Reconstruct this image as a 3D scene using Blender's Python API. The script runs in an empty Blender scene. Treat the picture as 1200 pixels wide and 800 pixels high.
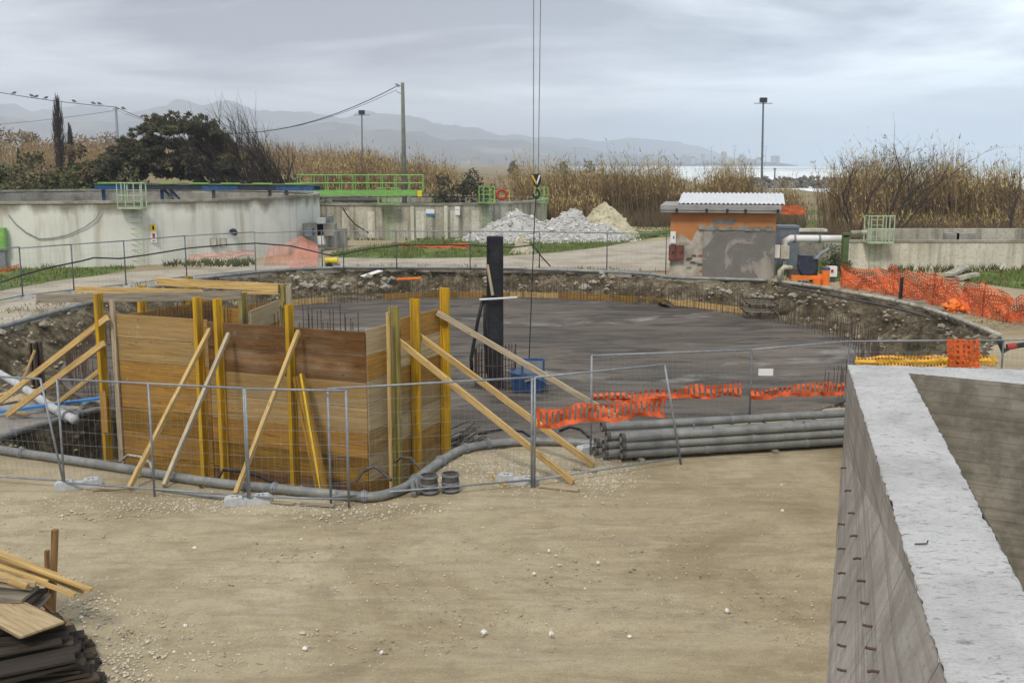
import bpy, bmesh, math, random
import numpy as np
from mathutils import Vector, Matrix, noise as mnoise

rnd = random.Random(7)
nrs = np.random.RandomState(11)
scene = bpy.context.scene
col = scene.collection
R = math.radians

# ------------------------------------------------------------------ camera
H = 5.7; F = 1250.0; PITCH = math.atan(209 / F)
cam_data = bpy.data.cameras.new('camera')
cam_data.sensor_width = 36; cam_data.lens = F / 1200 * 36
cam_data.clip_start = 0.1; cam_data.clip_end = 40000
cam = bpy.data.objects.new('camera', cam_data); col.objects.link(cam)
cam.location = (0, 0, H); cam.rotation_euler = (math.pi / 2 - PITCH, 0, 0)
scene.camera = cam

# ------------------------------------------------------------------ sky, sun, exposure
SUN_EL, SUN_AZ = R(50), R(-18)          # soft light through the cloud, from behind the camera, a little to the left
world = bpy.data.worlds.new('World'); scene.world = world; world.use_nodes = True
wn = world.node_tree.nodes; wl = world.node_tree.links; wn.clear()
def wnode(t, **kw):
    n = wn.new(t)
    for k, v in kw.items(): setattr(n, k, v)
    return n
def setup_world():
    out = wnode('ShaderNodeOutputWorld'); bg = wnode('ShaderNodeBackground'); bg.inputs['Strength'].default_value = 0.08
    sky = wnode('ShaderNodeTexSky', sky_type='NISHITA', sun_disc=False)
    sky.sun_elevation = SUN_EL; sky.sun_rotation = math.pi - SUN_AZ
    sky.air_density = 1.2; sky.dust_density = 3.0
    tc = wnode('ShaderNodeTexCoord'); sep = wnode('ShaderNodeSeparateXYZ'); wl.new(tc.outputs['Generated'], sep.inputs[0])
    # project the direction on a flat cloud deck
    mx = wnode('ShaderNodeMath', operation='MAXIMUM'); wl.new(sep.outputs['Z'], mx.inputs[0]); mx.inputs[1].default_value = 0.0
    ad = wnode('ShaderNodeMath', operation='ADD'); wl.new(mx.outputs[0], ad.inputs[0]); ad.inputs[1].default_value = 0.09
    dx = wnode('ShaderNodeMath', operation='DIVIDE'); wl.new(sep.outputs['X'], dx.inputs[0]); wl.new(ad.outputs[0], dx.inputs[1])
    dy = wnode('ShaderNodeMath', operation='DIVIDE'); wl.new(sep.outputs['Y'], dy.inputs[0]); wl.new(ad.outputs[0], dy.inputs[1])
    cmb = wnode('ShaderNodeCombineXYZ'); wl.new(dx.outputs[0], cmb.inputs[0]); wl.new(dy.outputs[0], cmb.inputs[1])
    mp = wnode('ShaderNodeMapping'); wl.new(cmb.outputs[0], mp.inputs[0]); mp.inputs['Scale'].default_value = (0.52, 0.55, 1); mp.inputs['Location'].default_value = (3.1, 1.7, 0)
    n1 = wnode('ShaderNodeTexNoise'); n1.inputs['Scale'].default_value = 0.85; n1.inputs['Detail'].default_value = 7; n1.inputs['Roughness'].default_value = 0.58; n1.inputs['Distortion'].default_value = 0.35
    wl.new(mp.outputs[0], n1.inputs['Vector'])
    rmp = wnode('ShaderNodeValToRGB'); wl.new(n1.outputs['Fac'], rmp.inputs[0])
    e = rmp.color_ramp.elements
    e[0].position = 0.38; e[0].color = (3.0, 3.05, 3.65, 1)
    e[1].position = 0.62; e[1].color = (12.0, 12.2, 12.3, 1)
    m = rmp.color_ramp.elements.new(0.5); m.color = (7.2, 7.35, 7.9, 1)
    # the deck is thinner and brighter towards the open sea (+X)
    thin = wnode('ShaderNodeMapRange'); wl.new(sep.outputs['X'], thin.inputs[0])
    thin.inputs[1].default_value = -0.7; thin.inputs[2].default_value = 0.8; thin.inputs[3].default_value = 0.0; thin.inputs[4].default_value = 1.0
    sea = wnode('ShaderNodeMix', data_type='RGBA', blend_type='MULTIPLY'); sea.inputs[0].default_value = 1
    tint = wnode('ShaderNodeMix', data_type='RGBA'); wl.new(thin.outputs[0], tint.inputs[0])
    tint.inputs[6].default_value = (0.86, 0.84, 0.88, 1); tint.inputs[7].default_value = (1.14, 1.27, 1.28, 1)
    wl.new(rmp.outputs[0], sea.inputs[6]); wl.new(tint.outputs[2], sea.inputs[7])
    mix = wnode('ShaderNodeMix', data_type='RGBA'); mix.inputs[0].default_value = 0.93
    wl.new(sky.outputs[0], mix.inputs[6]); wl.new(sea.outputs[2], mix.inputs[7])
    wl.new(mix.outputs[2], bg.inputs['Color']); wl.new(bg.outputs[0], out.inputs[0])
setup_world()
sun_d = bpy.data.lights.new('sun', 'SUN'); sun_d.energy = 1.5; sun_d.angle = R(11); sun_d.color = (1, 0.93, 0.80)
sun = bpy.data.objects.new('sun', sun_d); col.objects.link(sun)
_d = Vector((math.sin(SUN_AZ) * math.cos(SUN_EL), -math.cos(SUN_AZ) * math.cos(SUN_EL), math.sin(SUN_EL)))
sun.rotation_euler = _d.to_track_quat('Z', 'Y').to_euler(); sun.location = (30, -20, 60)
vs = scene.view_settings
vs.view_transform = 'Standard'; vs.look = 'None'; vs.exposure = 0.60; vs.gamma = 1
scene.render.engine = 'CYCLES'
scene.cycles.use_denoising = True
scene.cycles.max_bounces = 6; scene.cycles.transparent_max_bounces = 16; scene.cycles.volume_bounces = 1

# ------------------------------------------------------------------ pixel -> world
_c, _s = math.cos(PITCH), math.sin(PITCH)
def ray(x, y):
    u = (x - 600) / F; v = (y - 400) / F
    return Vector((u, _c - v * _s, -_s - v * _c))
def P(x, y, z=0.0):
    """point of the horizontal plane at height z seen at photo pixel x, y"""
    d = ray(x, y); t = (z - H) / d.z
    return Vector((0, 0, H)) + d * t
def A(x, y, Y):
    """point at ground distance Y seen at photo pixel x, y"""
    d = ray(x, y); return Vector((0, 0, H)) + d * (Y / d.y)
def fbm(x, y, z=0.0, o=4):
    return mnoise.fractal(Vector((x, y, z)), 1.0, 2.0, o)

# ------------------------------------------------------------------ materials
MATS = {}
class N:
    """small node helper"""
    def __init__(s, name):
        s.m = bpy.data.materials.new(name); s.m.use_nodes = True
        s.t = s.m.node_tree; s.n = s.t.nodes; s.l = s.t.links
        s.b = s.n['Principled BSDF']; s.out = s.n['Material Output']
        s.tc = s.n.new('ShaderNodeTexCoord'); s.vec = s.tc.outputs['Object']
    def mapping(s, scale, vec=None):
        m = s.n.new('ShaderNodeMapping'); m.inputs['Scale'].default_value = scale
        s.l.new(vec or s.vec, m.inputs[0]); return m.outputs[0]
    def noise(s, scale, detail=4, rough=0.55, vec=None, dist=0.0):
        n = s.n.new('ShaderNodeTexNoise'); n.inputs['Scale'].default_value = scale; n.inputs['Detail'].default_value = detail
        n.inputs['Roughness'].default_value = rough; n.inputs['Distortion'].default_value = dist
        s.l.new(vec or s.vec, n.inputs['Vector']); return n.outputs['Fac']
    def voro(s, scale, vec=None, feature='F1'):
        n = s.n.new('ShaderNodeTexVoronoi'); n.feature = feature; n.inputs['Scale'].default_value = scale
        s.l.new(vec or s.vec, n.inputs['Vector']); return n.outputs
    def ramp(s, fac, stops):
        r = s.n.new('ShaderNodeValToRGB'); s.l.new(fac, r.inputs[0]); e = r.color_ramp.elements
        while len(e) < len(stops): e.new(0.5)
        for i, (p, c) in enumerate(stops):
            e[i].position = p; e[i].color = (*c, 1) if len(c) == 3 else c
        return r.outputs[0]
    def mix(s, fac, a, b, mode='MIX'):
        m = s.n.new('ShaderNodeMix'); m.data_type = 'RGBA'; m.blend_type = mode
        for i, v in ((0, fac), (6, a), (7, b)):
            if hasattr(v, 'is_linked'): s.l.new(v, m.inputs[i])
            elif i == 0: m.inputs[0].default_value = v
            else: m.inputs[i].default_value = (*v, 1)
        return m.outputs[2]
    def math(s, op, a, b=0.0, clamp=False):
        m = s.n.new('ShaderNodeMath'); m.operation = op; m.use_clamp = clamp
        for i, v in ((0, a), (1, b)):
            if hasattr(v, 'is_linked'): s.l.new(v, m.inputs[i])
            else: m.inputs[i].default_value = v
        return m.outputs[0]
    def rand(s):
        return s.n.new('ShaderNodeObjectInfo').outputs['Random']
    def vary(s, colr, amount):
        """each object a little lighter or darker"""
        f = s.n.new('ShaderNodeMapRange'); s.l.new(s.rand(), f.inputs[0]); f.inputs[3].default_value = 1 - amount; f.inputs[4].default_value = 1 + amount
        cc = s.n.new('ShaderNodeCombineColor')
        for i in range(3): s.l.new(f.outputs[0], cc.inputs[i])
        return s.mix(1.0, colr, cc.outputs[0], 'MULTIPLY')
    def bump(s, h, strength=0.3, dist=0.02):
        b = s.n.new('ShaderNodeBump'); b.inputs['Strength'].default_value = strength; b.inputs['Distance'].default_value = dist
        s.l.new(h, b.inputs['Height']); s.l.new(b.outputs[0], s.b.inputs['Normal'])
    def done(s, colr, rough=0.8, metal=0.0, spec=0.3):
        if hasattr(colr, 'is_linked'): s.l.new(colr, s.b.inputs['Base Color'])
        else: s.b.inputs['Base Color'].default_value = (*colr, 1)
        if hasattr(rough, 'is_linked'): s.l.new(rough, s.b.inputs['Roughness'])
        else: s.b.inputs['Roughness'].default_value = rough
        s.b.inputs['Metallic'].default_value = metal; s.b.inputs['Specular IOR Level'].default_value = spec
        MATS[s.m.name] = s.m; return s.m
def mul(c, k): return tuple(min(1, v * k) for v in c)

def plain(name, c, rough=0.6, metal=0.0, amt=0.22, scale=6.0, spec=0.3, objvar=0.0, bump=0.0):
    k = N(name); f = k.noise(scale, 5, 0.6)
    cc = k.ramp(f, [(0.3, mul(c, 1 - amt)), (0.7, mul(c, 1 + amt))])
    if objvar: cc = k.vary(cc, objvar)
    if bump: k.bump(k.noise(scale * 4, 5, 0.6), bump, 0.02)
    return k.done(cc, rough, metal, spec)

def wood(name, c, dark, objvar=0.14, stain=None, stain_amt=0.5, knots=True, planks=False):
    k = N(name)
    rv = k.n.new('ShaderNodeVectorMath'); rv.operation = 'ADD'; k.l.new(k.vec, rv.inputs[0])
    cb = k.n.new('ShaderNodeCombineXYZ'); r10 = k.math('MULTIPLY', k.rand(), 37.0)
    for i in range(3): k.l.new(r10, cb.inputs[i])
    k.l.new(cb.outputs[0], rv.inputs[1]); v = rv.outputs[0]
    g = k.noise(1.0, 6, 0.65, k.mapping((1.5, 30, 30), v), 0.5)
    cc = k.ramp(g, [(0.33, mul(dark, 0.8)), (0.47, mul(c, 0.85)), (0.56, c), (0.72, mul(c, 1.28))])
    if stain:
        f = k.noise(1.3, 4, 0.6, k.mapping((0.7, 1.6, 2.0), v))
        fr = k.ramp(f, [(0.42, (0, 0, 0)), (0.68, (stain_amt,) * 3)])
        cc = k.mix(fr, cc, stain)
    if knots:
        vo = k.voro(1.0, k.mapping((2.2, 7, 7), v))[0]
        cc = k.mix(k.ramp(vo, [(0.05, (0.75,) * 3), (0.13, (0, 0, 0))]), cc, mul(dark, 0.5))
    if planks:
        sz = k.n.new('ShaderNodeSeparateXYZ'); k.l.new(k.vec, sz.inputs[0])
        fr = k.math('FRACT', k.math('ADD', k.math('MULTIPLY', sz.outputs[2], 8.1), 0.5)); ln = k.ramp(fr, [(0.0, (0.42,) * 3), (0.05, (0.25,) * 3), (0.11, (0, 0, 0))])
        cell = k.math('FLOOR', k.math('ADD', k.math('MULTIPLY', sz.outputs[2], 8.1), 0.5)); wn_ = k.n.new('ShaderNodeTexWhiteNoise'); wn_.noise_dimensions = '2D'; cv = k.n.new('ShaderNodeCombineXYZ'); k.l.new(cell, cv.inputs[0]); k.l.new(r10, cv.inputs[1]); k.l.new(cv.outputs[0], wn_.inputs['Vector'])
        cc = k.mix(k.math('MULTIPLY', wn_.outputs['Value'], 0.5), cc, mul(dark, 1.1)); cc = k.mix(ln, cc, mul(dark, 0.45))
        sp = k.noise(7, 6, 0.75, v); cc = k.mix(k.ramp(sp, [(0.62, (0, 0, 0)), (0.70, (0.55,) * 3)]), cc, (0.42, 0.38, 0.32))
    cc = k.vary(cc, objvar); k.bump(g, 0.25, 0.006)
    return k.done(cc, 0.78, 0, 0.25)

def concrete(name, c, dark, scale=1.0, streak=0.0, boards=0.0, bump=0.3, moss=None, grain=1.0):
    k = N(name)
    f = k.noise(0.7 * scale, 6, 0.62); cc = k.ramp(f, [(0.3, dark), (0.55, c), (0.75, mul(c, 1.12))])
    sp = k.noise(14 * scale, 4, 0.7); cc = k.mix(k.ramp(sp, [(0.36, (0.55 * grain,) * 3), (0.5, (0, 0, 0))]), cc, mul(dark, 0.7))
    if streak:
        st = k.noise(1.0, 5, 0.6, k.mapping((2.4, 2.4, 0.16)))
        cc = k.mix(k.ramp(st, [(0.47, (0, 0, 0)), (0.66, (streak,) * 3)]), cc, mul(dark, 0.45))
    if boards:
        bn = k.noise(1.0, 4, 0.5, k.mapping((0.25, 0.25, 9)))
        cc = k.mix(k.ramp(bn, [(0.42, (boards,) * 3), (0.55, (0, 0, 0))]), cc, mul(dark, 0.6))
    if moss:
        mo = k.noise(0.9, 5, 0.65); cc = k.mix(k.ramp(mo, [(0.5, (0, 0, 0)), (0.7, (0.5,) * 3)]), cc, moss)
    k.bump(k.noise(18 * scale, 6, 0.7), bump, 0.02)
    return k.done(cc, 0.88, 0, 0.2)

def build_materials():
    # bare dirt of the yard: big drifts, drag streaks of tyres, fine grit
    k = N('dirt'); v = k.vec
    big = k.noise(0.22, 6, 0.66, dist=0.8); cc = k.ramp(big, [(0.36, (0.275, 0.220, 0.130)), (0.5, (0.38, 0.318, 0.205)), (0.64, (0.45, 0.385, 0.26))])
    st = k.noise(1.0, 6, 0.62, k.mapping((0.45, 2.3, 1)), 1.4)
    cc = k.mix(k.ramp(st, [(0.40, (0.34,) * 3), (0.52, (0, 0, 0))]), cc, (0.215, 0.172, 0.105))
    st2 = k.noise(1.0, 5, 0.6, k.mapping((0.8, 4.2, 1)), 1.0)
    cc = k.mix(k.ramp(st2, [(0.52, (0, 0, 0)), (0.72, (0.45,) * 3)]), cc, (0.48, 0.415, 0.295))
    med = k.noise(2.6, 6, 0.7); cc = k.mix(k.ramp(med, [(0.36, (0.34,) * 3), (0.52, (0, 0, 0))]), cc, (0.20, 0.162, 0.108))
    gr = k.noise(34, 4, 0.75); cc = k.mix(k.ramp(gr, [(0.37, (0.5,) * 3), (0.47, (0, 0, 0))]), cc, (0.17, 0.14, 0.095))
    gl = k.noise(26, 3, 0.7); cc = k.mix(k.ramp(gl, [(0.62, (0, 0, 0)), (0.7, (0.5,) * 3)]), cc, (0.56, 0.51, 0.42))
    hh = k.math('ADD', k.math('MULTIPLY', med, 0.6), k.math('MULTIPLY', gr, 0.5)); hh = k.math('ADD', hh, k.math('MULTIPLY', st, 0.9))
    k.bump(hh, 0.55, 0.05); k.done(cc, 0.95, 0, 0.12)
    # excavated earth
    k = N('earth'); a = k.noise(0.9, 7, 0.7); cc = k.ramp(a, [(0.34, (0.055, 0.044, 0.026)), (0.46, (0.16, 0.127, 0.078)), (0.58, (0.31, 0.26, 0.172)), (0.72, (0.50, 0.44, 0.33))])
    b = k.noise(5, 5, 0.7); cc = k.mix(k.ramp(b, [(0.38, (0.7,) * 3), (0.52, (0, 0, 0))]), cc, (0.065, 0.055, 0.036))
    k.bump(k.noise(4.5, 8, 0.78), 1.0, 0.28); k.done(cc, 0.95, 0, 0.1)
    # dark damp lean-concrete slab
    k = N('slab'); big = k.noise(0.13, 6, 0.6, dist=0.4); cc = k.ramp(big, [(0.3, (0.094, 0.078, 0.062)), (0.55, (0.136, 0.115, 0.093)), (0.75, (0.182, 0.156, 0.128))])
    st = k.noise(1.0, 6, 0.70, k.mapping((0.22, 0.75, 1)), 1.6); cc = k.mix(k.ramp(st, [(0.40, (0.75,) * 3), (0.54, (0, 0, 0))]), cc, (0.036, 0.033, 0.031))
    st2 = k.noise(1.0, 7, 0.66, k.mapping((0.16, 0.30, 1)), 2.6); cc = k.mix(k.ramp(st2, [(0.56, (0, 0, 0)), (0.68, (0.16,) * 3)]), cc, (0.20, 0.187, 0.17))
    rm = k.n.new('ShaderNodeMapping'); rm.inputs['Rotation'].default_value = (0, 0, -0.45); k.l.new(k.vec, rm.inputs[0])
    dm = k.noise(1.0, 6, 0.72, k.mapping((0.10, 1.3, 1), rm.outputs[0]), 0.8); cc = k.mix(k.math('MULTIPLY', k.ramp(dm, [(0.56, (0, 0, 0)), (0.66, (0.7,) * 3)]), k.ramp(k.noise(0.35, 3, 0.6), [(0.45, (0, 0, 0)), (0.58, (1,) * 3)])), cc, (0.26, 0.24, 0.215))
    wv = k.n.new('ShaderNodeTexWave'); wv.inputs['Scale'].default_value = 0.028; wv.inputs['Distortion'].default_value = 9; wv.inputs['Detail'].default_value = 5; wv.inputs['Detail Scale'].default_value = 1.2
    rot = k.n.new('ShaderNodeMapping'); rot.inputs['Rotation'].default_value = (0, 0, 1.05); k.l.new(k.vec, rot.inputs[0]); k.l.new(rot.outputs[0], wv.inputs['Vector'])
    sc = k.math('MULTIPLY', k.ramp(wv.outputs['Fac'], [(0.978, (0, 0, 0)), (0.993, (1,) * 3)]), k.ramp(k.noise(0.5, 4, 0.7), [(0.45, (0, 0, 0)), (0.62, (0.5,) * 3)]))
    cc = k.mix(sc, cc, (0.34, 0.325, 0.30))
    k.bump(k.noise(9, 6, 0.7), 0.4, 0.03); rr = k.ramp(big, [(0.35, (0.72,) * 3), (0.6, (0.95,) * 3)]); k.done(cc, rr, 0, 0.14)
    concrete('road', (0.42, 0.375, 0.295), (0.24, 0.205, 0.15), 0.6, bump=0.3)
    concrete('apron', (0.31, 0.29, 0.255), (0.2, 0.185, 0.16), 0.6, bump=0.25)
    concrete('lip', (0.33, 0.30, 0.245), (0.15, 0.13, 0.095), 1.0, bump=0.5)
    # white skin of laitance on top of the right-hand wall
    k = N('laitance'); f = k.noise(1.2, 6, 0.6); cc = k.ramp(f, [(0.3, (0.39, 0.385, 0.37)), (0.6, (0.545, 0.54, 0.525))])
    s = k.noise(1.0, 6, 0.75, k.mapping((5.5, 16, 8)), 0.6); cc = k.mix(k.ramp(s, [(0.36, (0.85,) * 3), (0.44, (0, 0, 0))]), cc, (0.17, 0.168, 0.16))
    s2 = k.noise(1.0, 5, 0.7, k.mapping((18, 40, 8)), 0.4); cc = k.mix(k.ramp(s2, [(0.35, (0.6,) * 3), (0.45, (0, 0, 0))]), cc, (0.24, 0.24, 0.235))
    rb = k.noise(3.1, 5, 0.8); cc = k.mix(k.ramp(rb, [(0.735, (0, 0, 0)), (0.77, (0.7,) * 3)]), cc, (0.5, 0.36, 0.1))
    h = k.math('ADD', s, s2); k.bump(h, 0.7, 0.03); k.done(cc, 0.8, 0, 0.25)
    k = N('cast_wall'); f = k.noise(0.8, 6, 0.62); cc = k.ramp(f, [(0.3, (0.255, 0.235, 0.205)), (0.52, (0.385, 0.36, 0.318)), (0.75, (0.49, 0.46, 0.41))])
    s = k.noise(1.0, 6, 0.6, k.mapping((2.6, 2.6, 0.5)), 0.3); cc = k.mix(k.ramp(s, [(0.4, (0.26,) * 3), (0.55, (0, 0, 0))]), cc, (0.15, 0.13, 0.11))
    b = k.noise(1.0, 3, 0.5, k.mapping((0.15, 0.15, 11))); cc = k.mix(k.ramp(b, [(0.4, (0.5,) * 3), (0.5, (0, 0, 0))]), cc, (0.18, 0.156, 0.132))
    dp = k.n.new('ShaderNodeVectorMath'); dp.operation = 'DOT_PRODUCT'; k.l.new(k.vec, dp.inputs[0]); dp.inputs[1].default_value = (0.233, 0.972, 0)
    js = k.math('FRACT', k.math('ADD', k.math('MULTIPLY', dp.outputs['Value'], 0.42), 0.13)); cc = k.mix(k.ramp(js, [(0.0, (0.85,) * 3), (0.008, (0.5,) * 3), (0.014, (0, 0, 0))]), cc, (0.07, 0.062, 0.054))
    cell = k.math('FLOOR', k.math('ADD', k.math('MULTIPLY', dp.outputs['Value'], 0.42), 0.13)); w1 = k.n.new('ShaderNodeTexWhiteNoise'); w1.noise_dimensions = '1D'; k.l.new(cell, w1.inputs['W']); cc = k.mix(k.math('MULTIPLY', w1.outputs['Value'], 0.35), cc, (0.20, 0.175, 0.15))
    p = k.noise(24, 4, 0.75); cc = k.mix(k.ramp(p, [(0.32, (0.8,) * 3), (0.41, (0, 0, 0))]), cc, (0.05, 0.047, 0.042))
    k.bump(k.math('ADD', p, k.math('MULTIPLY', b, 1.5)), 0.4, 0.015); k.done(cc, 0.8, 0, 0.25)
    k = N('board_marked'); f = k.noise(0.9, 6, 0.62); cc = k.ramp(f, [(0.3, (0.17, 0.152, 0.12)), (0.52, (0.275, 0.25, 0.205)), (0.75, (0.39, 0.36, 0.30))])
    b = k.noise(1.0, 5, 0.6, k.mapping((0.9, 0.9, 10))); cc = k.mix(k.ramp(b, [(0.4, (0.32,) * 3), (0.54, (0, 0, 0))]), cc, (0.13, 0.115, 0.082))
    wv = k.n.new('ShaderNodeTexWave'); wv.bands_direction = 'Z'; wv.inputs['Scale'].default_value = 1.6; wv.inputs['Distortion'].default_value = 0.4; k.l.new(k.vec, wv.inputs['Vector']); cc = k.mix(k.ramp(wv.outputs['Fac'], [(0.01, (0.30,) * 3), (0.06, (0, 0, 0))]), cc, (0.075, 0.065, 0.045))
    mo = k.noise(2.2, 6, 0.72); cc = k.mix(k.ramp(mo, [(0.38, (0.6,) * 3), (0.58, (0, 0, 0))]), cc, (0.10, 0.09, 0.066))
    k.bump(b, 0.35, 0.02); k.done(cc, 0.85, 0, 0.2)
    # whitewashed tank wall with dirt running down from the rim
    k = N('tank_wall'); f = k.noise(0.35, 6, 0.6); cc = k.ramp(f, [(0.3, (0.56, 0.555, 0.49)), (0.6, (0.70, 0.695, 0.63))])
    s = k.noise(1.0, 6, 0.65, k.mapping((1.3, 1.3, 0.12))); cc = k.mix(k.ramp(s, [(0.52, (0, 0, 0)), (0.72, (0.65,) * 3)]), cc, (0.34, 0.29, 0.19))
    sz = k.n.new('ShaderNodeSeparateXYZ'); k.l.new(k.vec, sz.inputs[0])
    rim = k.n.new('ShaderNodeMapRange'); k.l.new(sz.outputs['Z'], rim.inputs[0]); rim.inputs[1].default_value = 1.9; rim.inputs[2].default_value = 3.5; rim.inputs[3].default_value = -0.40; rim.inputs[4].default_value = 0.42
    r2 = k.math('ADD', k.noise(1.0, 5, 0.6, k.mapping((0.8, 0.8, 0.25))), rim.outputs[0])
    cc = k.mix(k.ramp(r2, [(0.62, (0, 0, 0)), (0.9, (0.85,) * 3)]), cc, (0.17, 0.15, 0.10))
    k.bump(k.noise(4, 5, 0.6), 0.2, 0.02); k.done(cc, 0.9, 0, 0.15)
    concrete('tank_grey', (0.47, 0.445, 0.365), (0.27, 0.24, 0.175), 0.5, streak=0.75)
    concrete('tank_white', (0.64, 0.61, 0.51), (0.44, 0.40, 0.30), 0.5, streak=0.5)
    concrete('rim', (0.36, 0.34, 0.28), (0.16, 0.15, 0.10), 0.8, moss=(0.10, 0.11, 0.04))
    concrete('rough_wall', (0.33, 0.31, 0.27), (0.12, 0.11, 0.10), 0.9, bump=0.6)
    # peeled render of the hut
    k = N('hut_orange'); f = k.noise(0.8, 5, 0.6); cc = k.ramp(f, [(0.3, (0.40, 0.165, 0.058)), (0.7, (0.53, 0.235, 0.09))])
    p = k.noise(1.1, 5, 0.6, k.mapping((0.6, 0.6, 1.4))); cc = k.mix(k.ramp(p, [(0.665, (0, 0, 0)), (0.68, (1,) * 3)]), cc, (0.36, 0.31, 0.25))
    k.bump(k.noise(6, 5), 0.2, 0.02); k.done(cc, 0.9, 0, 0.15)
    k = N('hut_plaster'); f = k.noise(0.75, 6, 0.62, dist=0.4); cc = k.ramp(f, [(0.42, (0.165, 0.155, 0.142)), (0.53, (0.195, 0.183, 0.167)), (0.56, (0.29, 0.265, 0.235)), (0.7, (0.36, 0.33, 0.29))])
    k.bump(k.ramp(f, [(0.5, (0,) * 3), (0.54, (1,) * 3)]), 0.6, 0.03); k.done(cc, 0.92, 0, 0.12)
    k = N('hut_lime'); f = k.noise(1.3, 6, 0.62, dist=0.3); cc = k.ramp(f, [(0.36, (0.15, 0.14, 0.12)), (0.42, (0.30, 0.27, 0.22)), (0.6, (0.46, 0.42, 0.35))])
    k.bump(f, 0.5, 0.03); k.done(cc, 0.92, 0, 0.12)
    plain('brick_red', (0.30, 0.115, 0.075), 0.9, amt=0.3)
    # wood
    wood('ply_tan', (0.40, 0.262, 0.098), (0.22, 0.132, 0.045), stain=(0.31, 0.225, 0.12), stain_amt=0.9, planks=True)
    wood('ply_brown', (0.19, 0.088, 0.022), (0.065, 0.03, 0.009), stain=(0.36, 0.26, 0.165), stain_amt=0.6, planks=True)
    wood('ply_honey', (0.43, 0.235, 0.05), (0.23, 0.11, 0.02), stain=(0.24, 0.14, 0.045), stain_amt=0.8, planks=True)
    wood('ply_pale', (0.50, 0.385, 0.22), (0.33, 0.23, 0.12), stain=(0.33, 0.23, 0.12), stain_amt=0.6, planks=True)
    wood('ply_mustard', (0.34, 0.19, 0.024), (0.13, 0.065, 0.010), stain=(0.15, 0.085, 0.022), stain_amt=0.9, planks=True)
    wood('pine', (0.55, 0.375, 0.15), (0.38, 0.225, 0.075))
    wood('pine_grey', (0.42, 0.345, 0.235), (0.26, 0.20, 0.13))
    wood('old_grey_wood', (0.27, 0.235, 0.18), (0.14, 0.12, 0.09))
    wood('dark_wood', (0.042, 0.032, 0.023), (0.016, 0.012, 0.009))
    wood('dark_brown_wood', (0.085, 0.058, 0.036), (0.035, 0.024, 0.016))
    wood('stake_wood', (0.26, 0.15, 0.06), (0.12, 0.065, 0.028))
    wood('beam_yellow', (0.56, 0.325, 0.012), (0.36, 0.185, 0.006), knots=False, stain=(0.30, 0.19, 0.04), stain_amt=0.6)
    wood('beam_olive', (0.30, 0.245, 0.055), (0.16, 0.13, 0.03), knots=False, stain=(0.30, 0.26, 0.17), stain_amt=0.6)
    plain('beam_edge', (0.66, 0.44, 0.03), 0.6, amt=0.15)
    # metals, plastics
    plain('galv', (0.25, 0.27, 0.29), 0.5, 0.35, 0.2, 9)
    plain('galv_dull', (0.22, 0.235, 0.25), 0.6, 0.3, 0.2, 9)
    k = N('pipe_grey'); f = k.noise(2.5, 6, 0.65); cc = k.ramp(f, [(0.3, (0.13, 0.135, 0.13)), (0.6, (0.235, 0.24, 0.23)), (0.8, (0.34, 0.335, 0.31))])
    dd = k.noise(9, 5, 0.7); cc = k.mix(k.ramp(dd, [(0.55, (0, 0, 0)), (0.68, (0.6,) * 3)]), cc, (0.32, 0.28, 0.21)); k.done(k.vary(cc, 0.15), 0.55, 0.25, 0.4)
    plain('pipe_rust', (0.085, 0.075, 0.068), 0.7, 0.2, 0.4, 8)
    plain('rebar', (0.10, 0.068, 0.05), 0.85, 0.2, 0.35, 20)
    plain('black_rubber', (0.018, 0.018, 0.02), 0.55, 0, 0.3, 9)
    plain('pile_black', (0.02, 0.021, 0.025), 0.5, 0.0, 0.6, 3, bump=0.3)
    plain('green_bright', (0.20, 0.40, 0.105), 0.5, 0, 0.2, 3)
    plain('green_pale', (0.36, 0.46, 0.30), 0.6, 0, 0.2, 3)
    plain('green_dark', (0.075, 0.115, 0.042), 0.6, 0, 0.25, 3)
    plain('blue_paint', (0.025, 0.085, 0.21), 0.5, 0, 0.4, 4)
    plain('blue_plank', (0.04, 0.22, 0.56), 0.5, 0, 0.2, 4)
    plain('bucket_blue', (0.022, 0.05, 0.13), 0.5, 0.1, 0.5, 5)
    plain('grey_blue', (0.14, 0.165, 0.20), 0.6, 0, 0.2, 4)
    plain('pump_blue', (0.035, 0.04, 0.065), 0.5, 0.1, 0.3, 4)
    plain('white_paint', (0.72, 0.72, 0.70), 0.6, 0, 0.08, 3)
    plain('white_sheet', (0.62, 0.63, 0.64), 0.45, 0.1, 0.1, 2)
    plain('grey_fascia', (0.30, 0.29, 0.275), 0.8, 0, 0.2, 2)
    plain('orange_paint', (0.80, 0.20, 0.03), 0.5, 0, 0.15, 4)
    plain('yellow_paint', (0.72, 0.55, 0.03), 0.5, 0, 0.15, 4)
    plain('red_paint', (0.36, 0.045, 0.032), 0.5, 0, 0.2, 4)
    plain('box_red', (0.15, 0.055, 0.04), 0.7, 0, 0.25, 4)
    plain('sand', (0.44, 0.40, 0.28), 0.95, 0, 0.25, 1.2, bump=0.5)
    plain('stone_white', (0.40, 0.39, 0.365), 0.9, 0, 0.3, 1.1, bump=0.5)
    plain('stone_chip', (0.48, 0.47, 0.45), 0.9, 0, 0.5, 3.0)
    plain('stone_mix', (0.27, 0.235, 0.172), 0.95, 0, 0.55, 2.2, bump=0.4)
    plain('pebble', (0.48, 0.43, 0.34), 0.9, 0, 0.4, 7)
    plain('white_rock', (0.72, 0.70, 0.64), 0.9, 0, 0.2, 5)
    plain('block_grey', (0.44, 0.45, 0.46), 0.85, 0, 0.18, 8, bump=0.3)
    plain('sea_rock', (0.13, 0.12, 0.105), 0.9, 0, 0.45, 0.5)
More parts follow.
